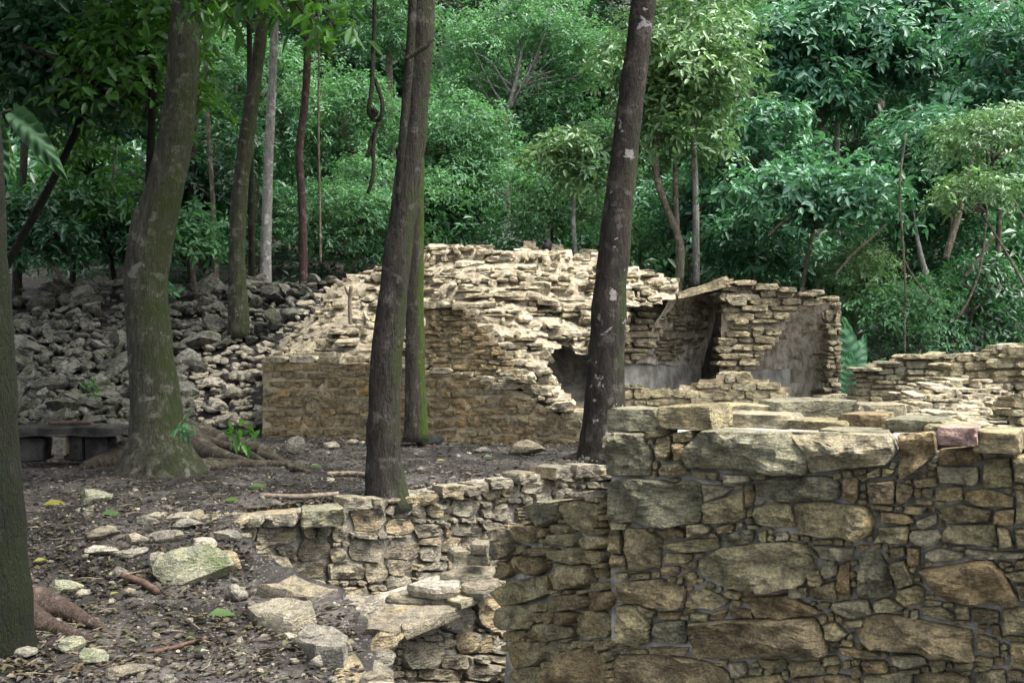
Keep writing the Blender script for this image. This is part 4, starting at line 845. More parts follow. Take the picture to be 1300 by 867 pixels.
# loose stones, each a thing
def ground_hits(px, py):
    px = np.asarray(px, float); py = np.asarray(py, float); lo = np.full(px.shape, 3.0); hi = np.full(px.shape, 22.0)
    for _ in range(22):
        y = (lo + hi) / 2; z = terrain((px - CX) / F * y, y); above = EYE - (py - CY) / F * y > z
        lo = np.where(above, y, lo); hi = np.where(above, hi, y)
    return np.stack([(px - CX) / F * y, y, terrain((px - CX) / F * y, y)], -1)
def ground_hit(px, py):
    return ground_hits(np.array([px]), np.array([py]))[0]
LOOSE = [
 (375, 577, 28, 30, 'loose', 'squat grey boulder standing on the terrace before the ochre wall', 0.2), (420, 570, 24, 14, 'palerubble', 'pale squared stone lying at the foot of the ochre wall', 0),
 (445, 565, 22, 10, 'palerubble', 'low pale stone beside the squared stone near the wall', 0), (540, 565, 46, 22, 'dark', 'dark flat-topped stone block at the base of the mossy trunk', 0),
 (668, 578, 50, 24, 'loose', 'grey pointed boulder on the terrace before the broken corner', 0.2), (612, 575, 24, 12, 'loose', 'small dark stone in front of the ochre wall doorway', 0),
 (655, 563, 14, 9, 'palerubble', 'tiny pale stone behind the pointed boulder', 0), (116, 640, 44, 28, 'mossy', 'mossy wedge-shaped stone near the terrace edge', 0.3),
 (112, 660, 14, 22, 'loose', 'small upright pale stone below the mossy wedge', 0.2), (245, 742, 112, 56, 'mossy', 'big flat slab with green moss leaning at the terrace foot', 0.55),
 (296, 762, 40, 24, 'loose', 'brown rough stone between mossy slab and pale slab', 0.1),
 (350, 800, 44, 26, 'loose', 'thin grey stone tipped on edge below the pale slab', 0.6), (395, 822, 52, 34, 'loose', 'squared tan stone lying before the low wall', 0.25),
 (430, 836, 34, 36, 'loose', 'grey-brown upright stone tucked against the low wall', 0.1), (404, 850, 38, 24, 'palerubble', 'small pinkish stone at the foot of the squared stone', 0.1),
 (90, 830, 36, 28, 'mossy', 'greenish stone below the mossy root in front', 0.2), (112, 845, 50, 26, 'mossy', 'long greenish stone touching the root stone', 0.4),
 (155, 862, 70, 20, 'loose', 'flat pale stone lying in the dark soil nearest the viewer', 0.1), (20, 835, 50, 18, 'loose', 'grey flat stone beneath the mossy near trunk', 0.1),
 (78, 755, 46, 26, 'mossy', 'pale lichened stone behind the mossy near trunk', 0.2), (128, 685, 46, 20, 'loose', 'flat grey stone in the leaf litter', 0),
 (170, 690, 40, 18, 'palerubble', 'whitish stone in the low step of rubble', 0.1), (205, 725, 44, 30, 'palerubble', 'white crumbly stone above the mossy slab', 0.1),
 (150, 735, 34, 20, 'loose', 'rounded brown stone beside the white crumbly stone', 0.1), (210, 690, 54, 20, 'loose', 'long stone in the terrace step', 0.05), (255, 700, 40, 24, 'palerubble', 'pale block in the middle of the terrace step', 0.05),
 (185, 668, 30, 18, 'loose', 'small stone at the head of the terrace step', 0), (285, 690, 40, 26, 'loose', 'blocky stone at the corner of the terrace step', 0), (235, 672, 44, 16, 'loose', 'flat stone under the terrace edge slabs', 0),
 (120, 705, 60, 14, 'palerubble', 'long low ledge stone by the leaf litter', 0), (165, 708, 50, 16, 'loose', 'grey ledge stone next to the long low ledge', 0), (290, 722, 34, 30, 'wallA', 'squared stone under the wall corner', 0),
 (345, 792, 26, 14, 'palerubble', 'small white stone next to the tipped stone', 0), (365, 812, 30, 12, 'palerubble', 'small flat white stone before the tipped stone', 0),
]
ROCK['wallA'] = [rock_mesh('rock', 900 + i, M['wallA'], 3, (1, .8, .6)) for i in range(2)]
for i, (px, py, w, h, mk, lab, tl) in enumerate(LOOSE):
    p = ground_hit(px, py); s = w / F * p[1] / 2; hh = h / F * p[1] / 2
    me = ROCK[mk][i % len(ROCK[mk])]
    zr = max(abs(v.co.z) for v in me.vertices)
    o = link('loose_stone', me, label=lab, cat='stone', group='loose stones on the ground')
    o.location = p + np.array([0, s * 0.4, hh * 0.55]); o.scale = (s, s * 0.8, max(hh / zr * 0.95, s * 0.25)); o.rotation_euler = (tl * 0.8, rng.normal(0, 0.08), rng.normal(0, 0.3))

for poly, z, h, mk, lab in [
    ([(312, 762), (345, 748), (392, 756), (402, 774), (368, 785), (326, 777)], -0.25, 0.10, 'wallA', 'broad pale slab lying at the end of the low wall'),
    ([(325, 741), (368, 727), (430, 741), (396, 752), (350, 746)], -0.26, 0.10, 'wallA', 'narrow slab at the foot of the terrace wall corner'),
    ([(398, 755), (440, 742), (490, 752), (452, 765)], -0.32, 0.10, 'wallA', 'rough slab between the terrace wall and the low wall top'),
    ([(372, 796), (410, 782), (446, 800), (440, 822), (400, 818)], -0.27, 0.14, 'loose', 'tan slab dipping under the low wall end'),
    ([(420, 842), (448, 820), (470, 842), (462, 872), (426, 872)], -0.36, 0.2, 'wallA', 'rough block at the very foot of the low wall end')]:
    W = np.array([unproj(x, y, np.array([0, 8.0, z]), Z) for x, y in poly]); P0 = np.array([W[:, 0].mean(), W[:, 1].mean(), z - h])
    V, Fc = stone_geo(orient((W - P0)[:, :2]), P0, np.array([1., 0, 0]), np.array([0, 1., 0]), Z, h, 0.25, *HI, rough=0.06, tilt=0.10, edge=14)
    link('loose_slab', mesh_py('loose_slab', V, Fc, M[mk], True, 28), None, lab, 'stone', 'loose stones on the ground')
for k in range(64):                       # broken facing along the open end of the low wall
    t = rng.uniform(0, 1); y = 8.15 - 2.6 * t; x = float(np.interp(y, [5.4, 7.2, 8.2], [-0.72, -0.95, -1.35])) + 0.03; z = -0.34 - 0.75 * rng.uniform(0, 1); sc = rng.uniform(0.06, 0.15)
    o = link('stone', ROCK[('loose', 'wallA', 'palerubble')[k % 3]][k % 2], wB); o.location = Vector((x - 0.02 + 0.10 * (-0.34 - z), y, z)) - wB.location; o.scale = (sc, sc * 1.3, sc * 0.9); o.rotation_euler = (rng.normal(0, .2), rng.normal(0, .2), rng.uniform(0, 6.28))
# pebbles and chips strewn on the ground
PEB = [rock_mesh('pebble', 50 + i, M[('loose', 'palerubble', 'dark', 'loose')[i % 4]], 1, (1, .8, .5), 5) for i in range(8)]
pj = []
k = np.arange(4200); px = np.where(k % 3 > 0, rng.uniform(-240, 480, 4200), rng.uniform(60, 760, 4200)); py = np.where(k % 3 > 0, rng.uniform(560, 880, 4200), rng.uniform(555, 660, 4200))
ok = ~((px > 300) & (py > 655) & (px > np.interp(py, [655, 740, 800, 880], [360, 470, 520, 540])))
GP = ground_hits(px[ok], py[ok]); GP = GP[~in_poly(GP[:, 0], GP[:, 1], PIT)]
for p in GP:
    s = rng.choice([0.008, 0.014, 0.022, 0.04, 0.065], p=[.42, .36, .17, .04, .01]); pj.append((PEB[rng.integers(8)], p + np.array([0, 0, s * 0.2]), tuple(rng.uniform(0, 6.28, 3) * np.array([.1, .1, 1])), s))
join_rocks('pebbles', pj, None, label="scattered pebbles and stone chips on the soil")

# ------------------------------------------------------------------ leaves
def leaves_arrays(pos, axis_, nrm, L, Wd, fold=0.18, droop=0.25, simple=False):
    n = len(pos); a = axis_ / (np.linalg.norm(axis_, axis=1, keepdims=True) + 1e-9); s = np.cross(nrm, a); s /= (np.linalg.norm(s, axis=1, keepdims=True) + 1e-9); u = np.cross(a, s)
    L = L[:, None]; Wd = Wd[:, None]; dn = np.array([0, 0, 1]) * L * droop
    if simple:
        mid = pos + a * L * 0.45 + u * L * 0.06; V = np.empty((n, 4, 3)); V[:, 0] = pos; V[:, 1] = mid + s * Wd * 0.5 + u * Wd * fold; V[:, 2] = pos + a * L - dn * 0.4; V[:, 3] = mid - s * Wd * 0.5 + u * Wd * fold
        b = np.arange(n)[:, None] * 4; T = np.concatenate([b + np.array([[0, 1, 2]]), b + np.array([[0, 2, 3]])], 1).reshape(-1, 3)
        return V.reshape(-1, 3), T
    V = np.empty((n, 6, 3)); m1 = pos + a * L * 0.32 + u * L * 0.05; m2 = pos + a * L * 0.68 - dn * 0.15
    V[:, 0] = pos; V[:, 1] = m1 + s * Wd * 0.46 + u * Wd * fold; V[:, 2] = m2 + s * Wd * 0.40 + u * Wd * fold; V[:, 3] = pos + a * L - dn * 0.45; V[:, 4] = m2 - s * Wd * 0.40 + u * Wd * fold; V[:, 5] = m1 - s * Wd * 0.46 + u * Wd * fold
    b = np.arange(n)[:, None] * 6; T = np.concatenate([b + np.array([[0, 1, 2]]), b + np.array([[0, 2, 3]]), b + np.array([[0, 3, 4]]), b + np.array([[0, 4, 5]])], 1).reshape(-1, 3)
    return V.reshape(-1, 3), T
def leaves_mesh(name, arrs, mat):
    V = []; T = []; o = 0
    for v, t in arrs: V.append(v); T.append(t + o); o += len(v)
    return mesh_np(name, np.vstack(V), np.vstack(T), mat)
def unit(n):
    v = rng.normal(0, 1, (n, 3)); return v / np.linalg.norm(v, axis=1, keepdims=True)
def rosettes(P, out, k, L, aspect=0.42, up=0.5, droop=0.5, spread=1.0, simple=False):
    n = len(P); ax = out * 0.6 + np.array([0, 0, up]) + rng.normal(0, 0.42, (n, 3)); ax /= np.linalg.norm(ax, axis=1, keepdims=True)
    t = np.cross(ax, unit(n)); t /= (np.linalg.norm(t, axis=1, keepdims=True) + 1e-9); b = np.cross(ax, t)
    ang = (np.arange(k)[None, :] + rng.uniform(-0.7, 0.7, (n, k))) * 2 * np.pi / k
    d = t[:, None] * np.cos(ang)[..., None] + b[:, None] * np.sin(ang)[..., None] + ax[:, None] * rng.uniform(0.0, 0.7, (n, k, 1)) - np.array([0, 0, 1]) * droop * rng.uniform(0.3, 1.1, (n, k, 1))
    ln = L * rng.uniform(0.5, 1.25, n * k)
    pos = (P[:, None] + d * L * 0.12 * spread + rng.normal(0, 0.25 * L, (n, k, 3))).reshape(-1, 3); nr = np.repeat(ax, k, 0) + rng.normal(0, 0.25, (n * k, 3))
    return leaves_arrays(pos, d.reshape(-1, 3), nr, ln, ln * aspect * rng.uniform(0.8, 1.2, n * k), simple=simple)
def lobes_in(center, rx, ry, rz, n, r0, r1):
    u = unit(n) * rng.uniform(0.25, 1.0, (n, 1)) ** 0.5; c = np.asarray(center) + u * np.array([rx, ry, rz]); return [(c[i], rng.uniform(r0, r1)) for i in range(n)]
def lobe_leaves(lobes, dens, L, k=6, **kw):
    P = []; O = []
    for c, r in lobes:
        m = max(4, int(dens * r * r)); u = unit(m); u[:, 2] = np.where(u[:, 2] < -0.35, -u[:, 2], u[:, 2]); P.append(c + u * r * rng.uniform(0.55, 1.08, (m, 1)) * np.array([1.1, 1.1, 0.75])); O.append(u)
    return rosettes(np.vstack(P), np.vstack(O), k, L, **kw)

# ------------------------------------------------------------------ trunks
def tube(path, rad, seg=14, amp=0.05, fr=2.0, flat=None):
    path = np.asarray(path, float); n = len(path); T = np.gradient(path, axis=0); T /= np.linalg.norm(T, axis=1, keepdims=True)
    ref = np.array([0, 1.0, 0]) if abs(T[0][1]) < 0.8 else np.array([1.0, 0, 0]); V = []
    an = np.linspace(0, 2 * np.pi, seg, endpoint=False)
    for i in range(n):
        a = np.cross(ref, T[i]); a /= np.linalg.norm(a); b = np.cross(T[i], a)
        ring = path[i] + rad[i] * (np.cos(an)[:, None] * a + np.sin(an)[:, None] * b); V.append(ring)
    V = np.array(V); C = path[:, None, :]; nz = fbm((V * fr / max(0.05, np.mean(rad)) * 0.3).reshape(-1, 3), 3).reshape(n, seg, 1)
    nl = fbm((V * 0.9 / max(0.05, np.mean(rad)) * 0.5).reshape(-1, 3) + 31, 2).reshape(n, seg, 1); V = C + (V - C) * (1 + amp * nz + 0.9 * amp * nl); V = V.reshape(-1, 3); Fc = []
    for r in range(n - 1):
        for i in range(seg):
            k = (i + 1) % seg; Fc.append((r * seg + i, r * seg + k, (r + 1) * seg + k, (r + 1) * seg + i))
    Fc.append(tuple(range(seg - 1, -1, -1))); Fc.append(tuple((n - 1) * seg + i for i in range(seg)))
    return V, Fc
def join_tubes(lst):
    V = []; Fc = []; o = 0
    for v, f in lst: V.append(v); Fc += [tuple(i + o for i in q) for q in f]; o += len(v)
    return np.vstack(V), Fc
def smooth_path(P, n):
    P = np.asarray(P, float); L = np.concatenate([[0], np.cumsum(np.linalg.norm(np.diff(P[:, :3], axis=0), axis=1))]); t = np.linspace(0, L[-1], n); Q = np.stack([np.interp(t, L, P[:, k]) for k in range(P.shape[1])], -1)
    w = max(1, n // (len(P) * 2 + 1))
    for _ in range(2):
        S = Q.copy()
        for i in range(n):
            a = max(0, i - w); b = min(n, i + w + 1); m = min(i - a, b - 1 - i); S[i] = Q[i - m:i + m + 1].mean(0)
        Q = S
    return Q
def px_trunk(pts, d, n=60, seg=18, amp=0.06):
    """pts: (px, py, width_px) from the ground up, at distance d"""
    P = np.array([[*at(x, y, d), w / F * d / 2] for x, y, w in pts]); Q = smooth_path(P, n)
    return tube(Q[:, :3], Q[:, 3], seg, amp)
def limb(a, b, r0, r1, n=8, bend=0.12, seg=6):
    a = np.asarray(a, float); b = np.asarray(b, float); t = np.linspace(0, 1, n)[:, None]; L = np.linalg.norm(b - a); j = unit(1)[0] * bend * L; j2 = unit(1)[0] * bend * 0.5 * L
    return tube(a + (b - a) * t + j * np.sin(np.pi * t) + j2 * np.sin(2 * np.pi * t), np.linspace(r0, r1, n), seg, 0.05)
def crown_of(tree, lobes, base, mat, dens, L, k=6, limbs=True, r0=0.09, **kw):
    tub = []
    if limbs:
        for c, r in lobes: tub.append(limb(base, c, r0, 0.02))
    child('crown', leaves_mesh('crown', [lobe_leaves(lobes, dens, L, k, **kw)], mat), tree)
    return tub

def big_tree(label, pts, d, bark, crown_c, crown_r, nl, mat, L=0.2, dens=45, seg=20, roots=()):
    base = at(pts[0][0], pts[0][1], d)
    tr = thing('jungle_tree', label, 'tree', 'tall trees among the ruins', loc=tuple(base))
    x, y, w = pts[-1]; x2, y2, w2 = pts[-2]; top = at(x, y, d); cc = np.asarray(crown_c, float)
    pxc = lambda p: (CX + p[0] / d * F, CY - (p[2] - EYE) / d * F)
    ext = list(pts) + [((*pxc(top * 0.5 + cc * 0.5), w * 0.85)), ((*pxc(cc), w * 0.5))]
    tub = [px_trunk(ext, d, 90, seg)]
    lob = lobes_in(cc + np.array([0, 0, 0.8]), *crown_r, nl, 1.1, 1.9)
    tub += [limb(at(*pxc(top * 0.3 + cc * 0.7), d), c, 0.10, 0.025) for c, r in lob]
    V, Fc = join_tubes(tub); child('trunk', mesh_py('trunk', V, Fc, bark, True), tr)
    child('crown', leaves_mesh('crown', [lobe_leaves(lob, dens, L, simple=True)], mat), tr)
    return tr
T1 = big_tree("dark mossy trunk cut off by the edge of the picture nearest the viewer", [(-10, 834, 120), (-9, 800, 102), (-10, 740, 86), (-13, 650, 78), (-14, 520, 72), (-24, 300, 62), (-34, 100, 56), (-40, -60, 52)], 6.7, M['bark_moss'], (-4.2, 7.5, 8.2), (3.0, 2.6, 1.6), 14, M['leaf_d'])
T2 = big_tree("thick curving mossy trunk with spreading roots beside the rubble slope", [(204, 610, 132), (204, 590, 100), (203, 568, 77), (201, 540, 66), (197, 490, 58), (189, 430, 53), (184, 380, 51), (186, 330, 53), (194, 290, 54), (208, 245, 49), (221, 190, 42), (231, 110, 39), (235, 40, 38), (237, -20, 37), (240, -90, 36)], 12.8, M['bark_big'], (-5.6, 12.8, 10.6), (5.2, 6.0, 2.2), 52, M['leaf_d'], 0.28, 50)  # crown above the view, enlarged to shade the rubble slope
T3 = big_tree("slim leaning grey trunk growing out of the terrace wall edge", [(495, 650, 66), (491, 636, 52), (486, 612, 45), (485, 560, 42), (488, 480, 41), (497, 390, 37), (509, 290, 34), (520, 210, 34), (529, 140, 34), (534, 60, 33), (537, -20, 32), (539, -90, 31)], 11.12, M['bark_grey'], (-0.6, 11.2, 11.8), (3.2, 3.2, 1.6), 10, M['leaf_c'])
T4 = big_tree("straight brown trunk with white bark patches standing before the vaulted ruin", [(771, 592, 92), (770, 578, 66), (769, 550, 54), (768, 500, 50), (772, 400, 45), (782, 290, 38), (797, 160, 34), (807, 80, 32), (818, 0, 31), (824, -60, 30)], 14.4, M['bark_patch'], (2.6, 14.6, 13.0), (3.4, 3.2, 1.8), 12, M['leaf_c'])
T3b = big_tree("straight dark trunk with bright moss standing behind the slim leaning trunk", [(528, 560, 34), (528, 545, 28), (527, 500, 26), (526, 400, 24), (527, 300, 23), (528, 150, 22), (530, 0, 21), (531, -60, 20)], 16.2, bark_mat('half_mossy_bark', (0.04, 0.035, 0.03), (0.085, 0.075, 0.06), moss=0.5, mossdir=(1.2, 0, 0.1), mosscol=(0.045, 0.075, 0.008)), (-1.6, 17.0, 13.5), (2.6, 2.6, 1.6), 8, M['leaf_c'])
# burr and bark scar parts on the slim trunk
def root(tree, pts, mat, name='root', seg=10, flat=1.0):
    P = np.array([[*ground_hit(px, py), w / F * ground_hit(px, py)[1] / 2] for px, py, w in pts]); P[:, 2] += P[:, 3] * 0.35
    Q = smooth_path(P, 26); V, Fc = tube(Q[:, :3], Q[:, 3], seg, 0.08); child(name, mesh_py(name, V, Fc, mat, True), tree)
for pts in ([(225, 572, 60), (255, 580, 34), (285, 586, 22), (318, 590, 10)], [(232, 566, 52), (270, 566, 34), (312, 574, 26), (345, 578, 14)], [(185, 580, 60), (150, 588, 36), (125, 592, 22), (104, 596, 10)],
            [(200, 590, 66), (225, 596, 34), (262, 596, 18), (300, 592, 8)], [(240, 566, 30), (280, 570, 20), (318, 580, 12), (340, 590, 6)], [(262, 590, 14), (310, 592, 12), (350, 590, 10), (392, 596, 6)], [(196, 592, 60), (175, 600, 26), (150, 603, 10)],
            [(330, 580, 14), (352, 586, 12), (372, 596, 10), (392, 600, 6)]):
    root(T2, pts, M['root'])
for pts in ([(38, 775, 50), (75, 778, 30), (104, 790, 20), (134, 800, 8)], [(30, 792, 44), (64, 800, 24), (98, 808, 14), (116, 814, 6)]): root(T1, pts, M['root_pink'])
for pts in ([(752, 582, 26), (738, 582, 16), (716, 584, 6)], [(782, 586, 26), (800, 588, 14), (815, 590, 6)]): root(T4, pts, M['bark_patch'])
# trunk swelling with a dark fissure stem clinging to the slim trunk
V, Fc = px_trunk([(506, 262, 5), (508, 220, 9), (513, 160, 12), (518, 110, 13), (523, 40, 12), (525, -40, 12)], 11.0, 40, 8); child('clinging_stem', mesh_py('clinging_stem', V, Fc, M['bark_grey'], True), T3)
V, Fc = px_trunk([(514, 76, 5), (530, 66, 7), (543, 58, 6), (550, 48, 4)], 10.85, 16, 8); child('branch_stub', mesh_py('branch_stub', V, Fc, M['bark_grey'], True), T3)

# slimmer trees behind the rubble slope
def slim_tree(label, pts, d, bark, crown_dz, crown_r, nl, mat, L=0.18, dens=45, seg=12, group='slim trees on the rubble slope'):
    pts = [(pts[0][0], pts[0][1] + 45, pts[0][2] * 1.15)] + list(pts)
    base = at(pts[0][0], pts[0][1], d); tr = thing('slim_tree', label, 'tree', group, loc=tuple(base)); x, y, w = pts[-1]; top = at(x, y, d)
    cc = top + np.array([0, 0, crown_dz]); ext = list(pts) + [(x, CY - (cc[2] - EYE) / d * F, w * 0.6)]
    lob = lobes_in(cc, *crown_r, nl, 0.8, 1.4); tub = [px_trunk(ext, d, 60, seg)] + [limb(top * 0.4 + cc * 0.6, c, 0.06, 0.02) for c, r in lob]
    V, Fc = join_tubes(tub); child('trunk', mesh_py('trunk', V, Fc, bark, True), tr); child('crown', leaves_mesh('crown', [lobe_leaves(lob, dens, L)], mat), tr); return tr
slim_tree("leaning brown-grey trunk rooted on the crest of the rubble slope", [(303, 384, 26), (302, 370, 23), (300, 320, 21), (303, 260, 21), (311, 190, 20), (321, 120, 18), (330, 60, 16), (336, 0, 15), (340, -60, 14)], 22.6, M['bark_big'], 1.5, (4.6, 4.6, 1.8), 36, M['leaf_d'], 0.28, 48)  # out-of-view crown widened to darken the slope below
slim_tree("pale straight whitish trunk behind the leaning brown trunk", [(337, 345, 15), (338, 300, 14), (341, 200, 12), (346, 100, 11), (349, 30, 10), (351, -60, 9)], 25.5, M['bark_pale'], 1.5, (2.6, 2.4, 1.4), 10, M['leaf_c'])
slim_tree("thin wavy reddish trunk rising from the rubble crest", [(385, 338, 11), (385, 300, 11), (383, 240, 10), (378, 190, 10), (384, 160, 10), (388, 120, 10), (391, 70, 9), (390, 30, 9), (389, -60, 8)], 25.3, M['bark_red'], 1.5, (2.4, 2.4, 1.4), 10, M['leaf_c'])
for i, (x, y, w, dx, d, lab) in enumerate([(320, 348, 9, -4, 26, "dark thin stem pressed between the leaning trunk and the pale trunk"), (92, 376, 8, 4, 26, "thin upright dark stem above the shaded rubble near the edge"), (141, 362, 6, 8, 26, "thin paler sapling stem beside the thick curving trunk"),
        (242, 345, 10, 6, 27, "slender brown stem just beyond the thick curving trunk"), (275, 345, 7, -18, 26, "thin slanting stem at the foot of the leaning brown trunk"), (20, 385, 12, 18, 25, "dark stem half hidden at the dim edge of the forest")]):
    slim_tree(lab, [(x, y, w), (x + dx * .3, y - 100, w * .9), (x + dx * .7, y - 220, w * .8), (x + dx, y - 380, w * .7), (x + dx * 1.2, y - 440, w * 0.6)], d, M['bark_thin'] if i in (2, 4) else M['bark_grey'], 1.0, (1.8, 1.8, 1.2), 6, M['leaf_d'], seg=8)

# ------------------------------------------------------------------ forest trees behind the ruins
FT = [ # px, py, rx, ry (px), d, leaf length, material, lobes, dens, label
 (672, 90, 115, 105, 33, 0.17, 'leaf_c', 40, 80, "vine-draped pale green tree above the middle of the crest"),
 (565, 190, 70, 75, 31, 0.17, 'leaf_c', 18, 70, "soft green tree just beyond the slim leaning trunk"),
 (500, 265, 100, 60, 28, 0.16, 'leaf_c', 22, 75, "low bushy tree directly behind the crest and the paired trunks"),
 (430, 170, 70, 90, 31, 0.16, 'leaf_c', 22, 70, "leafy tree between the wavy reddish trunk and the hanging liana"),
 (440, 285, 70, 45, 27, 0.15, 'leaf_c', 14, 75, "round low bush above the rubble crest"),
 (700, 262, 95, 55, 28, 0.15, 'leaf_c', 24, 80, "fine-leaved bush spreading behind the highest crest stones"),
 (735, 205, 50, 45, 25, 0.26, 'leaf_b', 9, 42, "pale broad-leaved branches left of the patched trunk"),
 (862, 95, 66, 130, 25, 0.25, 'leaf_b', 26, 36, "bright broad-leaved tree just right of the patched trunk"),
 (925, 60, 70, 80, 35, 0.15, 'leaf_c', 18, 70, "feathery grey-green tree top beyond the bright broad-leaved tree"),
 (1050, 80, 130, 90, 30, 0.27, 'leaf_r', 34, 46, "large dark broad-leaved tree above the plastered vaults"),
 (1190, 60, 120, 95, 31, 0.25, 'leaf_r', 30, 46, "tall broad-leaved tree high over the stepped wall"),
 (965, 210, 80, 70, 27, 0.25, 'leaf_r', 20, 46, "broad-leaved tree between the pale thin stem and the hanging boughs"),
 (1040, 262, 110, 42, 23.5, 0.26, 'leaf_r', 16, 44, "leafy bough sweeping out above the vaulted ruin"),
 (1215, 215, 90, 80, 26, 0.24, 'leaf_r', 22, 46, "broad-leaved tree above the sloping wall"),
 (1290, 110, 70, 120, 27, 0.24, 'leaf_r', 18, 46, "broad-leaved tree at the far edge of the forest wall"),
 (1268, 195, 40, 30, 22, 0.17, 'leaf_b', 6, 70, "yellow-green spray of leaves at the far edge"),
 (1255, 262, 45, 24, 21, 0.17, 'leaf_b', 6, 60, "drooping light green branch over the sloping wall"),
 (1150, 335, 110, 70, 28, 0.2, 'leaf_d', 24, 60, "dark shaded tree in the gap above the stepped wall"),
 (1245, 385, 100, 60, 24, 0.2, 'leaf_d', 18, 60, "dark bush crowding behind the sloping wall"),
 (1160, 410, 60, 40, 23, 0.15, 'leaf_c', 12, 75, "green bush just above the stepped wall"),
 (1092, 372, 26, 44, 23.5, 0.13, 'leaf_b', 8, 90, "light green bush against the edge of the vaulted building"),
 (960, 320, 80, 40, 26, 0.22, 'leaf_r', 14, 50, "leafy tree right behind the roof of the vaulted building"),
 (880, 265, 50, 60, 28, 0.2, 'leaf_r', 12, 55, "tree behind the pale thin stem by the capstone"),
 (815, 300, 50, 40, 29, 0.16, 'leaf_c', 10, 70, "dark bush behind the patched trunk"),
 (322, 130, 70, 110, 30, 0.2, 'leaf_c', 24, 55, "leafy tree behind the pale straight trunk"),
 (258, 240, 60, 90, 28, 0.2, 'leaf_d', 18, 60, "dim tree behind the leaning brown trunk"),
 (395, 275, 40, 40, 29, 0.15, 'leaf_c', 10, 75, "light bush behind the wavy reddish trunk"),
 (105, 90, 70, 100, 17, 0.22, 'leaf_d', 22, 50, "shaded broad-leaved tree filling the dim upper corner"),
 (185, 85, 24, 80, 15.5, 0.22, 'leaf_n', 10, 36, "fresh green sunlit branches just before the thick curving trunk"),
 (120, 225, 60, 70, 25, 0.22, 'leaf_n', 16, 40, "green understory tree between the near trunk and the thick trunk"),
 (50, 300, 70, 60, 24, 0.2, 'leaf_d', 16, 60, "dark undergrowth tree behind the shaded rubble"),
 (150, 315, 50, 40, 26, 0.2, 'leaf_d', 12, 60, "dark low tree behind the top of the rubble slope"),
 (235, 300, 26, 40, 24, 0.24, 'leaf_c', 6, 50, "pale-leaved sapling beside the thick trunk at the rubble crest"),
 (800, 190, 80, 70, 33, 0.19, 'leaf_c', 18, 60, "shady tree filling the gap behind the patched trunk"),
 (600, 130, 60, 60, 36, 0.2, 'leaf_c', 14, 55, "soft green tree high between the two tall slim trunks"),
 (1085, 185, 90, 50, 33, 0.22, 'leaf_d', 16, 55, "deep green tree in the gap behind the bare trunks"),
 (492, 20, 70, 80, 37, 0.2, 'leaf_c', 20, 55, "soft green tree rising behind the hanging liana"),
 (560, -10, 110, 70, 42, 0.22, 'leaf_d', 20, 50, "dark distant tree high behind the slim leaning trunk"),
 (780, 40, 100, 90, 42, 0.22, 'leaf_d', 22, 50, "dark distant tree high behind the patched trunk"),
 (420, 30, 110, 80, 40, 0.22, 'leaf_d', 22, 50, "distant tree above the wavy reddish trunk"),
 (240, 20, 110, 90, 40, 0.22, 'leaf_d', 22, 50, "distant tree high behind the thick curving trunk"),
 (960, -20, 120, 70, 42, 0.22, 'leaf_r', 20, 50, "distant tree high above the vaulted building"),
 (1130, -40, 120, 60, 40, 0.22, 'leaf_r', 20, 50, "distant tree above the tall broad-leaved trees"),
]
BASEPX = {1268: 1420, 1255: 1400, 105: -90, 185: 196, 120: 150}
for i, (px, py, rx, ry, d, L, mk, nl, dens, lab) in enumerate(FT):
    if mk == 'leaf_r': L *= 1.0; dens *= 1.15
    elif mk == 'leaf_b': L *= 0.85; dens *= 1.3
    elif mk == 'leaf_c': L *= 0.87; dens *= 1.22
    c = at(px, py, d); s = d / F; bx, by = float(c[0]) + rng.uniform(-.5, .5), d + 0.8
    if px in BASEPX: bx = (BASEPX[px] - CX) / F * by
    bz = float(terrain(bx, by)) - 0.2
    tr = thing('forest_tree', lab, 'tree', 'forest trees behind the ruins', loc=(bx, by, bz))
    low = py + ry > 230 and ry < 75
    lob = lobes_in(c, rx * s * 0.92, min(rx, 90) * s * 0.6, ry * s * 0.92, nl, 0.55 if low else 0.7, 1.0 if low else 1.35)
    bark = M['bark_pale'] if i in (0, 6) else M['bark_moss'] if px in BASEPX and px < 300 else M['bark_thin']
    base = np.array([bx, by, bz]); cb = c + np.array([0, 0.3, -0.3 * ry * s]); r0 = 0.03 if px in (1268, 1255) else (0.15 if d > 29 else 0.08) if not low else 0.06
    if i == 0:
        cb = at(641, 150, d); base = at(638, 330, d)
    tub = [limb(base, cb, r0 * 1.1, r0 * 0.7, 14, 0.03, 9), limb(cb, c + np.array([0, 0, 0.6 * ry * s]), r0 * 0.7, 0.02, 8, 0.06)]
    tub += [limb(cb + (c - cb) * rng.uniform(0, 1), q, 0.045, 0.012) for q, r in lob]
    V, Fc = join_tubes(tub); child('trunk', mesh_py('trunk', V, Fc, bark, True), tr)
    child('crown', leaves_mesh('crown', [lobe_leaves(lob, dens, L, 6, simple=d > 32 or L < 0.19)], M[mk]), tr)

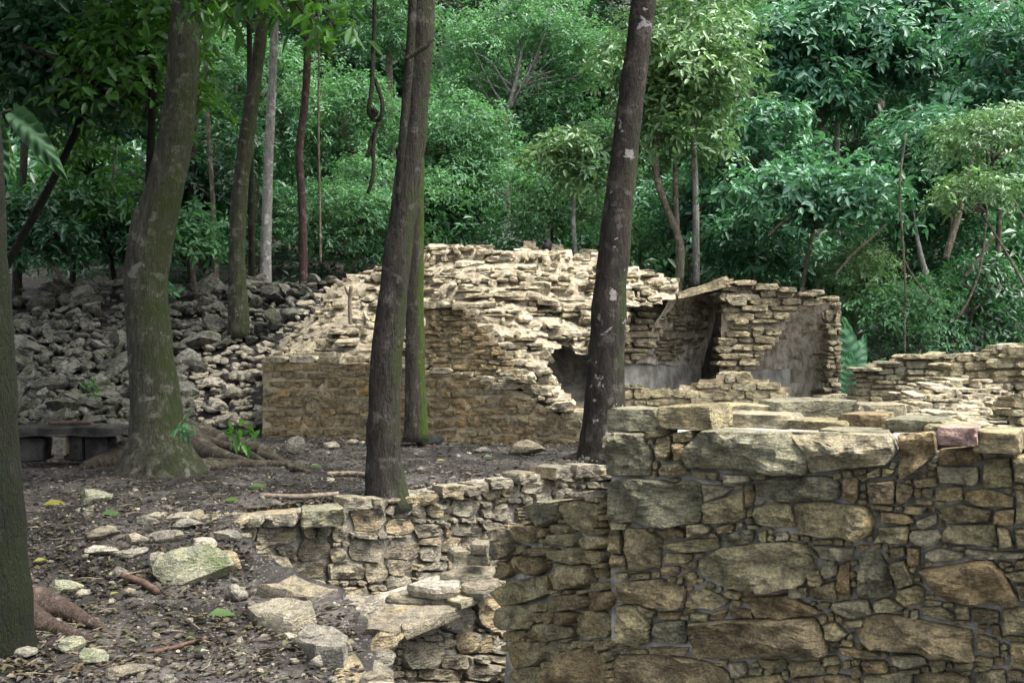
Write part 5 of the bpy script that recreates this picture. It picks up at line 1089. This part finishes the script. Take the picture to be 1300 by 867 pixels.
# bare stems and vines in the forest
def stem(name, label, pts, d, mat, cat, group=None, seg=8, amp=0.05):
    V, Fc = px_trunk(pts, d, 40, seg, amp); me = mesh_py(name, V, Fc, mat, True); return link(name, me, None, label, cat, group)
stem('bare_stem', "pale thin bare stem rising behind the capstone", [(884, 362, 9), (884, 320, 9), (883, 240, 8), (880, 160, 7), (876, 90, 4), (870, 40, 1.5)], 25.5, M['bark_pale'], 'tree', 'bare stems in the forest')
stem('bare_stem', "curved brown bare stem next to the patched trunk", [(862, 358, 12), (866, 310, 10), (848, 270, 9), (832, 225, 9), (832, 180, 8), (845, 130, 5), (852, 70, 2)], 25, M['bark_thin'], 'tree', 'bare stems in the forest')
stem('bare_stem', "pale bare trunk in the dark gap above the vaulted roof", [(1063, 345, 9), (1063, 235, 8), (1063, 200, 8), (1062, 160, 7), (1066, 110, 4), (1072, 60, 2)], 30.5, M['bark_pale'], 'tree', 'bare stems in the forest')
stem('bare_stem', "grey bare trunk in the gap among the broad leaves", [(1112, 340, 9), (1112, 240, 8), (1112, 200, 8), (1112, 150, 7), (1108, 90, 4), (1110, 40, 2)], 31, M['bark_thin'], 'tree', 'bare stems in the forest')
stem('bare_stem', "leaning dead trunk in the shade above the stepped wall", [(1198, 395, 11), (1184, 365, 10), (1172, 340, 8), (1164, 300, 5), (1160, 270, 1.5)], 25, M['bark_pale'], 'tree', 'bare stems in the forest')
stem('bare_stem', "slanting bare trunk above the sloping wall", [(1200, 330, 9), (1215, 280, 9), (1228, 230, 6), (1240, 180, 3), (1246, 140, 1)], 24, M['bark_thin'], 'tree', 'bare stems in the forest')
for k, (pts, d, lab) in enumerate([([(1149, 450, 3), (1148, 420, 3), (1150, 370, 3), (1146, 300, 3), (1140, 240, 3), (1150, 170, 3)], 22, "long straight vine hanging just above the stepped wall"),
        ([(1215, 405, 3), (1232, 380, 3), (1246, 340, 3), (1250, 300, 3), (1256, 240, 3), (1252, 180, 3)], 22, "curving vine hanging above the sloping wall"),
        ([(1185, 385, 3), (1165, 360, 3), (1155, 345, 3), (1148, 330, 3)], 22, "short slanting vine by the dead trunk"), ([(1225, 352, 4), (1245, 325, 4), (1262, 300, 4)], 22.5, "pale slanting dead branch in the dark foliage"),
        ([(1060, 350, 3), (1085, 320, 3), (1110, 300, 3), (1125, 285, 2)], 22.5, "thin arching twig over the vaulted building edge"), ([(407, 335, 3), (406, 250, 3), (404, 170, 3), (405, 60, 3), (404, -20, 3)], 24, "thin pale vine hanging beside the wavy reddish trunk"),
        ([(975, 300, 3), (990, 285, 4), (1010, 272, 4), (1030, 265, 3)], 23, "pale bare branch over the vaulted roof"), ([(1040, 290, 3), (1060, 280, 4), (1075, 262, 4), (1082, 250, 3)], 23, "pale forked branch among the sweeping bough"),
        ([(30, 60, 4), (60, 70, 4), (90, 85, 5), (110, 100, 4), (150, 60, 4), (178, 20, 3)], 15, "dark arching branch in the dim upper corner")]):
    stem('vine', lab, pts, d, M['bark_thin'] if k != 8 else M['bark_grey'], 'vine', 'vines and bare branches in the forest', 6)
# looped liana
lp = [(476, -30), (475, 40), (473, 90), (472, 120), (468, 136), (466, 146), (472, 153), (479, 148), (480, 139), (474, 135), (468, 141), (471, 152), (480, 158), (485, 148), (487, 132), (482, 118), (476, 100)]
liana = thing('liana', "looping woody liana hanging between the wavy trunk and the slim leaning trunk", 'vine', loc=tuple(at(475, 0, 13.0)))
def px_tube(pts, d, w, n=80, dz=0.0):
    P = np.array([[*at(x, y, d + 0.04 * math.sin(i * 1.3)), w / F * d / 2] for i, (x, y) in enumerate(pts)]); Q = smooth_path(P, n); return tube(Q[:, :3], Q[:, 3], 8, 0.10)
V, Fc = px_tube(lp, 13.0, 5.5, 110); child('loop', mesh_py('loop', V, Fc, M['bark_grey'], True), liana)
V, Fc = px_tube([(481, 156), (478, 166), (472, 176), (470, 188), (466, 200)], 13.0, 5.5, 24); child('tail', mesh_py('tail', V, Fc, M['bark_grey'], True), liana)
V, Fc = px_tube([(480, 156), (477, 172), (473, 190), (475, 210), (473, 228), (467, 246)], 12.95, 5, 30); child('tail', mesh_py('tail', V, Fc, M['bark_grey'], True), liana)

# hanging leafy branch at the top, from the thick tree's crown
def hanging(tree, pts, d, mat, n, L, name='branch'):
    tub = []; P = []
    for a, b in pts:
        p0 = at(*a, d); p1 = at(*b, d + rng.uniform(-.4, .4)); tub.append(limb(p0, p1, 0.03, 0.008, 10, 0.06)); t = rng.uniform(0.15, 1.0, (n, 1)); P.append(p0 + (p1 - p0) * t + rng.normal(0, 0.16, (n, 3)))
    V, Fc = join_tubes(tub); br = child(name, mesh_py(name, V, Fc, M['bark_grey'], True), tree); P = np.vstack(P)
    lm = leaves_mesh('leaves', [rosettes(P, unit(len(P)), 5, L, 0.36, up=0.2, droop=0.9)], mat); lo = link('leaves', lm, br); lo.location = (0, 0, 0)
hanging(T2, [((250, -60), (290, 22)), ((300, -60), (330, 20)), ((330, -50), (395, 26)), ((360, -60), (425, 34)), ((270, -60), (352, 12)), ((400, -50), (418, 6)), ((240, -40), (262, 10))], 11.0, M['leaf_n'], 16, 0.20)

# big drooping leaves hanging by the near trunk, and the giant leaf behind the vaulted ruin
def big_leaf(parent, base, tip, width, mat, name='leaf', sag=0.15, up=(0, 0, 1), ruff=0.02):
    base = np.asarray(base, float); tip = np.asarray(tip, float); n, m = 48, 13; a = tip - base; L = np.linalg.norm(a); a /= L; s = np.cross(a, np.asarray(up, float)); s /= np.linalg.norm(s); u = np.cross(s, a)
    G_ = np.zeros((n, m, 3))
    for i in range(n):
        t = i / (n - 1); w = width / 2 * (math.sin(math.pi * min(1, t * 0.93 + 0.07) ** 0.75) ** 0.8)
        for j in range(m):
            q = (j / (m - 1) - 0.5) * 2
            G_[i, j] = base + a * L * t + s * w * q + u * (sag * L * math.sin(math.pi * t) - abs(q) ** 1.5 * w * -0.25 + ruff * L * math.sin(t * 46 - abs(q) * 5) * min(1, abs(q) * 2) + 0.06 * L * math.sin(t * 5 + q * 2) * q)
    return child(name, grid_mesh(name, G_, mat, True), parent)
ph = thing('climbing_plant', "big drooping ribbed leaves hanging beside the dark mossy near trunk", 'plant', loc=tuple(at(0, 150, 7.2)))
big_leaf(ph, at(14, 142, 7.4), at(88, 236, 7.2), 0.17, M['leaf_dull'], sag=0.16, up=(0.2, -0.9, 0.4)); big_leaf(ph, at(-20, 130, 7.0), at(8, 238, 7.0), 0.2, M['leaf_dull'], sag=0.1, up=(0.2, -0.9, 0.4)); big_leaf(ph, at(2, 170, 7.3), at(20, 232, 7.2), 0.09, M['leaf_n'], sag=0.1, up=(0.2, -1, 0.3))
V, Fc = px_trunk([(-60, 300, 8), (-30, 200, 8), (-10, 145, 7), (14, 140, 5)], 7.2, 20, 8); child('stalk', mesh_py('stalk', V, Fc, M['bark_moss'], True), ph)
gl = thing('giant_leaf_plant', "giant bright teal-green leaves beside the end of the vaulted building", 'plant', loc=tuple(at(1082, 500, 21.6)))
big_leaf(gl, at(1080, 485, 21.8), at(1070, 402, 21.6), 0.55, M['leaf_big'], sag=0.08, up=(0.1, -1, 0.2)); big_leaf(gl, at(1078, 492, 21.5), at(1098, 424, 21.9), 0.42, M['leaf_big'], sag=0.08, up=(-0.3, -1, 0.3)); big_leaf(gl, at(1074, 500, 21.3), at(1080, 446, 21.2), 0.4, M['leaf_big'], sag=0.05, up=(0, -1, 0.2)); big_leaf(gl, at(1085, 480, 21.9), at(1125, 455, 21.7), 0.3, M['leaf_c'], sag=0.08, up=(0, -0.4, 1))
V, Fc = px_trunk([(1082, 520, 5), (1081, 500, 5), (1078, 484, 4)], 21.7, 12, 8); child('stalk', mesh_py('stalk', V, Fc, M['leaf_big'], True), gl)

# ------------------------------------------------------------------ undergrowth and far wood
nu = 9000
x = rng.uniform(-24, 26, nu); y = np.where(x < 5, 26.3, 22.8) + rng.uniform(0, 1, nu) ** 1.3 * 22; P = np.stack([x, y, terrain(x, y) + rng.uniform(0.0, 1.6, nu) ** 1.2], -1)
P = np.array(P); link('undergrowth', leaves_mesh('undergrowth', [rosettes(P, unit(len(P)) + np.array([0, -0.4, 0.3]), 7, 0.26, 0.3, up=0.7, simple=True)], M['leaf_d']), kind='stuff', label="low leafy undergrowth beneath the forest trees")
fl = []
for k in range(360):
    x = rng.uniform(-36, 36); y = rng.uniform(43, 56); fl.append((np.array([x, y, float(terrain(x, y)) + rng.uniform(0, 1) ** 1.3 * 23]), rng.uniform(1.6, 3.0)))
for k in range(150):
    x = rng.uniform(-26, 28); y = rng.uniform(31, 42); fl.append((np.array([x, y, float(terrain(x, y)) + rng.uniform(0, 2.5)]), rng.uniform(0.9, 1.7)))
link('far_forest', leaves_mesh('far_forest', [lobe_leaves(fl, 34, 0.46, 6, simple=True)], M['leaf_d']), kind='stuff', label="dense dark mass of distant jungle on the hillside")

# unseen trees added beside and behind the picture to shade the scene
for i, (x, y, z, rx, rz, lab) in enumerate([(-3.5, -1.5, 8.5, 4.2, 1.6, "spreading tree added for shade behind the viewer near the dark trunk"), (-9.5, 8.5, 9, 4.6, 2.4, "spreading tree added for shade out beyond the dark near trunk"), (-13.5, 15.5, 9, 4.6, 3.0, "spreading tree added for shade far out beside the rubble"), (0.5, -9.0, 9, 4.5, 2.0, "spreading tree added for shade farther behind the viewer")]):
    bz = float(terrain(x, y)); tr = thing('added_shade_tree', lab, 'tree', 'shade trees added around the viewer', loc=(x, y, bz)); c = np.array([x, y, z])
    lob = lobes_in(c, rx, rx, rz, 40 if x < -5 else 22, 1.1, 1.8); V, Fc = join_tubes([limb((x, y, bz - 0.2), c - np.array([0, 0, 1.5]), 0.25, 0.15, 14, 0.02, 10)] + [limb(c - np.array([0, 0, 1.5]), q, 0.08, 0.02) for q, r in lob])
    child('trunk', mesh_py('trunk', V, Fc, M['bark_big'], True), tr); child('crown', leaves_mesh('crown', [lobe_leaves(lob, 42, 0.24, simple=True)], M['leaf_d']), tr)

# ------------------------------------------------------------------ small things
bench = thing('slab_bench', "low dark stone slab bench resting on blocks beside the thick tree roots", 'bench', loc=tuple(at(90, 588, 13.4)))
def rbox(name, parent, c, size, mat, rot=0.0, amp=0.02, cuts=5):
    bm = bmesh.new(); bmesh.ops.create_cube(bm, size=1.0); bmesh.ops.bevel(bm, geom=bm.edges[:], offset=0.06, segments=1, affect='EDGES')
    bmesh.ops.subdivide_edges(bm, edges=[e for e in bm.edges if e.calc_length() > 0.3], cuts=cuts, use_grid_fill=True)
    for v in bm.verts:
        p = np.array([v.co.x * size[0], v.co.y * size[1], v.co.z * size[2]]); p = p + amp * np.array([fbm((p[None] + 3 * k + c[0]) * 4, 2)[0] for k in range(3)])
        v.co = Vector((p[0] * math.cos(rot) - p[1] * math.sin(rot) + c[0], p[0] * math.sin(rot) + p[1] * math.cos(rot) + c[1], p[2] + c[2]))
    me = bpy.data.meshes.new(name); bm.to_mesh(me); bm.free(); me.materials.append(mat); me.polygons.foreach_set("use_smooth", np.ones(len(me.polygons), bool)); me.set_sharp_from_angle(angle=math.radians(40))
    return child(name, me, parent)
def on(px, py, d): return at(px, py, d)
rbox('seat_slab', bench, at(92, 546, 13.7), (1.5, 0.55, 0.12), M['dark'], 0.03, 0.045)
for px, w in ((46, .34), (128, .3), (100, .26)): rbox('support', bench, at(px, 568, 13.8), (w, 0.4, 0.32), M['dark'], 0.1)
rbox('support', bench, at(78, 567, 13.5), (0.17, 0.2, 0.22), M['loose'], 0.1)
V, Fc = px_trunk([(62, 537, 4), (90, 536, 5), (115, 536, 4)], 13.5, 12, 8); link('stick', mesh_py('stick', V, Fc, M['stick_red'], True), None, "reddish stick lying on the dark slab bench", 'stick', 'sticks lying about')
V, Fc = px_trunk([(445, 418, 5), (444, 395, 5), (444, 380, 5), (446, 363, 5)], 19.6, 14, 8); V2, F2 = px_trunk([(444, 376, 4), (440, 370, 3), (438, 364, 3)], 19.6, 8, 6); V, Fc = join_tubes([(V, Fc), (V2, F2)])
link('stake', mesh_py('stake', V, Fc, M['stick'], True), None, "short forked wooden stake standing on the pale ruin slope", 'stake')
def gstick(pts, w, mat, lab):
    P = np.array([[*ground_hit(x, y), w / F * ground_hit(x, y)[1] / 2] for x, y in pts]); P[:, 2] += P[:, 3] * 0.9; Q = smooth_path(P, 20); V, Fc = tube(Q[:, :3], Q[:, 3], 7, 0.08); link('stick', mesh_py('stick', V, Fc, M[mat], True), None, lab, 'stick', 'sticks lying about')
gstick([(155, 735), (180, 742), (200, 755)], 9, 'stick_red', "dark reddish curved stick beside the mossy slab"); gstick([(195, 830), (230, 822), (262, 812)], 6, 'stick_red', "thin reddish stick on the bare dark soil")
gstick([(60, 828), (85, 805), (103, 792)], 3, 'stick', "pale thin twig leaning by the pinkish root"); gstick([(330, 632), (380, 634), (430, 630)], 7, 'stick', "long brown branch lying along the terrace near the slim trunk"); gstick([(415, 605), (450, 604), (478, 608)], 7, 'stick', "grey branch pointing at the slim leaning trunk")

# black bird perched on the crest
def bird():
    c = at(693, 322, 24.3); b = thing('bird', "hunched black bird perched on the crest beside the stacked pale stone", 'bird', loc=tuple(c)); bm = bmesh.new()
    path = [(-0.02, 0.0, 0.0, 0.02), (0.0, 0, 0.03, 0.07), (0.02, 0, 0.09, 0.115), (0.03, 0, 0.17, 0.13), (0.05, 0, 0.24, 0.11), (0.04, 0, 0.29, 0.07), (0.0, 0, 0.31, 0.05), (-0.05, 0, 0.30, 0.035), (-0.09, 0, 0.285, 0.012)]
    Q = smooth_path(np.array(path), 24); V, Fc = tube(Q[:, :3] + c, Q[:, 3], 12, 0.03); child('body', mesh_py('body', V, Fc, M['feather'], True), b)
    V, Fc = tube(c + np.array([[0.07, 0, 0.12], [0.11, 0.0, 0.02], [0.14, 0, -0.08]]), np.array([0.05, 0.045, 0.015]), 8, 0.02); child('tail', mesh_py('tail', V, Fc, M['feather'], True), b)
    for s in (-1, 1):
        V, Fc = tube(c + np.array([[0.0, -0.05 * s, 0.04], [0.0, -0.05 * s, -0.06]]), np.array([0.012, 0.01]), 6, 0.02); child('leg', mesh_py('leg', V, Fc, M['feather'], True), b)
bird()

# small plants at the roots
def sprout(px, py, d, n, L, lab, mat='leaf_n'):
    b = at(px, py, d); t = thing('seedling', lab, 'plant', 'small green seedlings', loc=tuple(b)); P = b + np.array([[rng.normal(0, .05), rng.normal(0, .05), rng.uniform(.05, .3)] for _ in range(n)])
    V, Fc = join_tubes([limb(b, p, 0.006, 0.003, 5, 0.05, 5) for p in P]); child('stem', mesh_py('stem', V, Fc, M['leaf_d'], True), t); child('leaves', leaves_mesh('leaves', [rosettes(P, unit(n), 5, L, 0.4)], M[mat]), t)
sprout(240, 562, 12.2, 4, 0.13, "glossy green seedling growing between the thick tree's roots", 'leaf_c'); sprout(303, 574, 12.3, 5, 0.16, "bright green seedling at the tip of the roots"); sprout(112, 505, 19.0, 4, 0.2, "small bright plant growing on the shaded rubble"); sprout(218, 378, 23, 4, 0.26, "pale fern-like plant at the rubble crest", 'leaf_c')

# twigs
tw_ = []
TX = rng.uniform(20, 700, 420); TY = 562 + 300 * rng.uniform(0, 1, 420) ** 1.7
for px, py, p in zip(TX, TY, ground_hits(TX, TY)):
    if px > np.interp(py, [560, 590, 612, 634, 655, 740, 800, 880], [735, 720, 570, 460, 300, 330, 390, 430]): continue
    a = rng.uniform(0, 6.28); l = rng.uniform(0.05, 0.25); tw_.append(limb(p + np.array([0, 0, .012]), p + np.array([l * math.cos(a), l * math.sin(a), .02]), 0.006, 0.003, 5, 0.08, 5))
V, Fc = join_tubes(tw_); link('twigs', mesh_py('twigs', V, Fc, M['stick'], True), label="thin dry twigs strewn over the soil", kind='stuff')
# fallen leaves
px = rng.uniform(-260, 760, 21000); py = 558 + 310 * rng.uniform(0, 1, 21000) ** 1.9
ok = px < np.interp(py, [560, 590, 612, 634, 655, 740, 800, 880], [745, 740, 590, 480, 360, 470, 520, 540])
P = ground_hits(px[ok], py[ok]); P = P[~in_poly(P[:, 0], P[:, 1], PIT)]; P[:, 2] += rng.uniform(0.012, 0.03, len(P))
P = np.array(P); n = len(P); an = rng.uniform(0, 6.28, n); ax = np.stack([np.cos(an), np.sin(an), rng.normal(0, 0.2, n)], -1); L = rng.uniform(0.02, 0.085, n)
link('leaf_litter', leaves_mesh('leaf_litter', [leaves_arrays(P, ax, np.tile([0, 0, 1.0], (n, 1)) + rng.normal(0, 0.25, (n, 3)), L, L * rng.uniform(0.35, 0.6, n), 0.12, 0.1)], M['litter']), kind='stuff', label="brown and dark fallen leaves strewn over the soil")
for px, py, w, a, mk, lab in [(281, 786, 36, 0.1, 'litter_green', "long green fallen leaf on the bare dark soil"), (327, 622, 24, 0.2, 'litter_green', "green fallen leaf on the terrace near the wall edge"), (140, 657, 26, 0.0, 'litter_green', "green fallen leaf below the mossy wedge stone"), (68, 645, 30, 0.3, 'litter_yellow', "long yellow-green leaf near the dark trunk"),
        (50, 717, 18, 0.5, 'litter_yellow', "bright yellow leaf beside the dark trunk"), (142, 760, 14, 1.2, 'litter_yellow', "small yellow leaf standing by the root"), (292, 640, 24, 2.8, 'litter_green', "curled pale green leaf at the terrace edge"), (400, 595, 16, 0.4, 'litter_green', "green leaf on the terrace by the root tips"), (560, 588, 14, 0.3, 'litter_yellow', "yellowish leaf on the terrace beyond the slim trunk"), (620, 583, 14, 0.3, 'litter_green', "green leaf on the terrace before the pointed boulder")]:
    p = ground_hit(px, py) + np.array([0, 0, 0.03]); l = w / F * p[1]; V, T = leaves_arrays(np.array([p - np.array([l / 2 * math.cos(a), 0, 0])]), np.array([[math.cos(a), math.sin(a) * 0.6, 0.08]]), np.array([[0, -0.35, 1.0]]), np.array([l]), np.array([l * 0.5]), 0.15, 0.2)
    link('fallen_leaf', mesh_np('fallen_leaf', V, T, M[mk]), None, lab, 'leaf', 'fallen green and yellow leaves')
p = unproj(440, 785, np.array([0, 8, -0.425]), Z); V, T = leaves_arrays(np.array([p]), np.array([[1, 0.2, 0.1]]), np.array([[0, -0.3, 1.0]]), np.array([0.16]), np.array([0.08]))
link('fallen_leaf', mesh_np('fallen_leaf', V, T, M['litter_green']), None, "green leaf lying on the flat slab of the low wall", 'leaf', 'fallen green and yellow leaves')
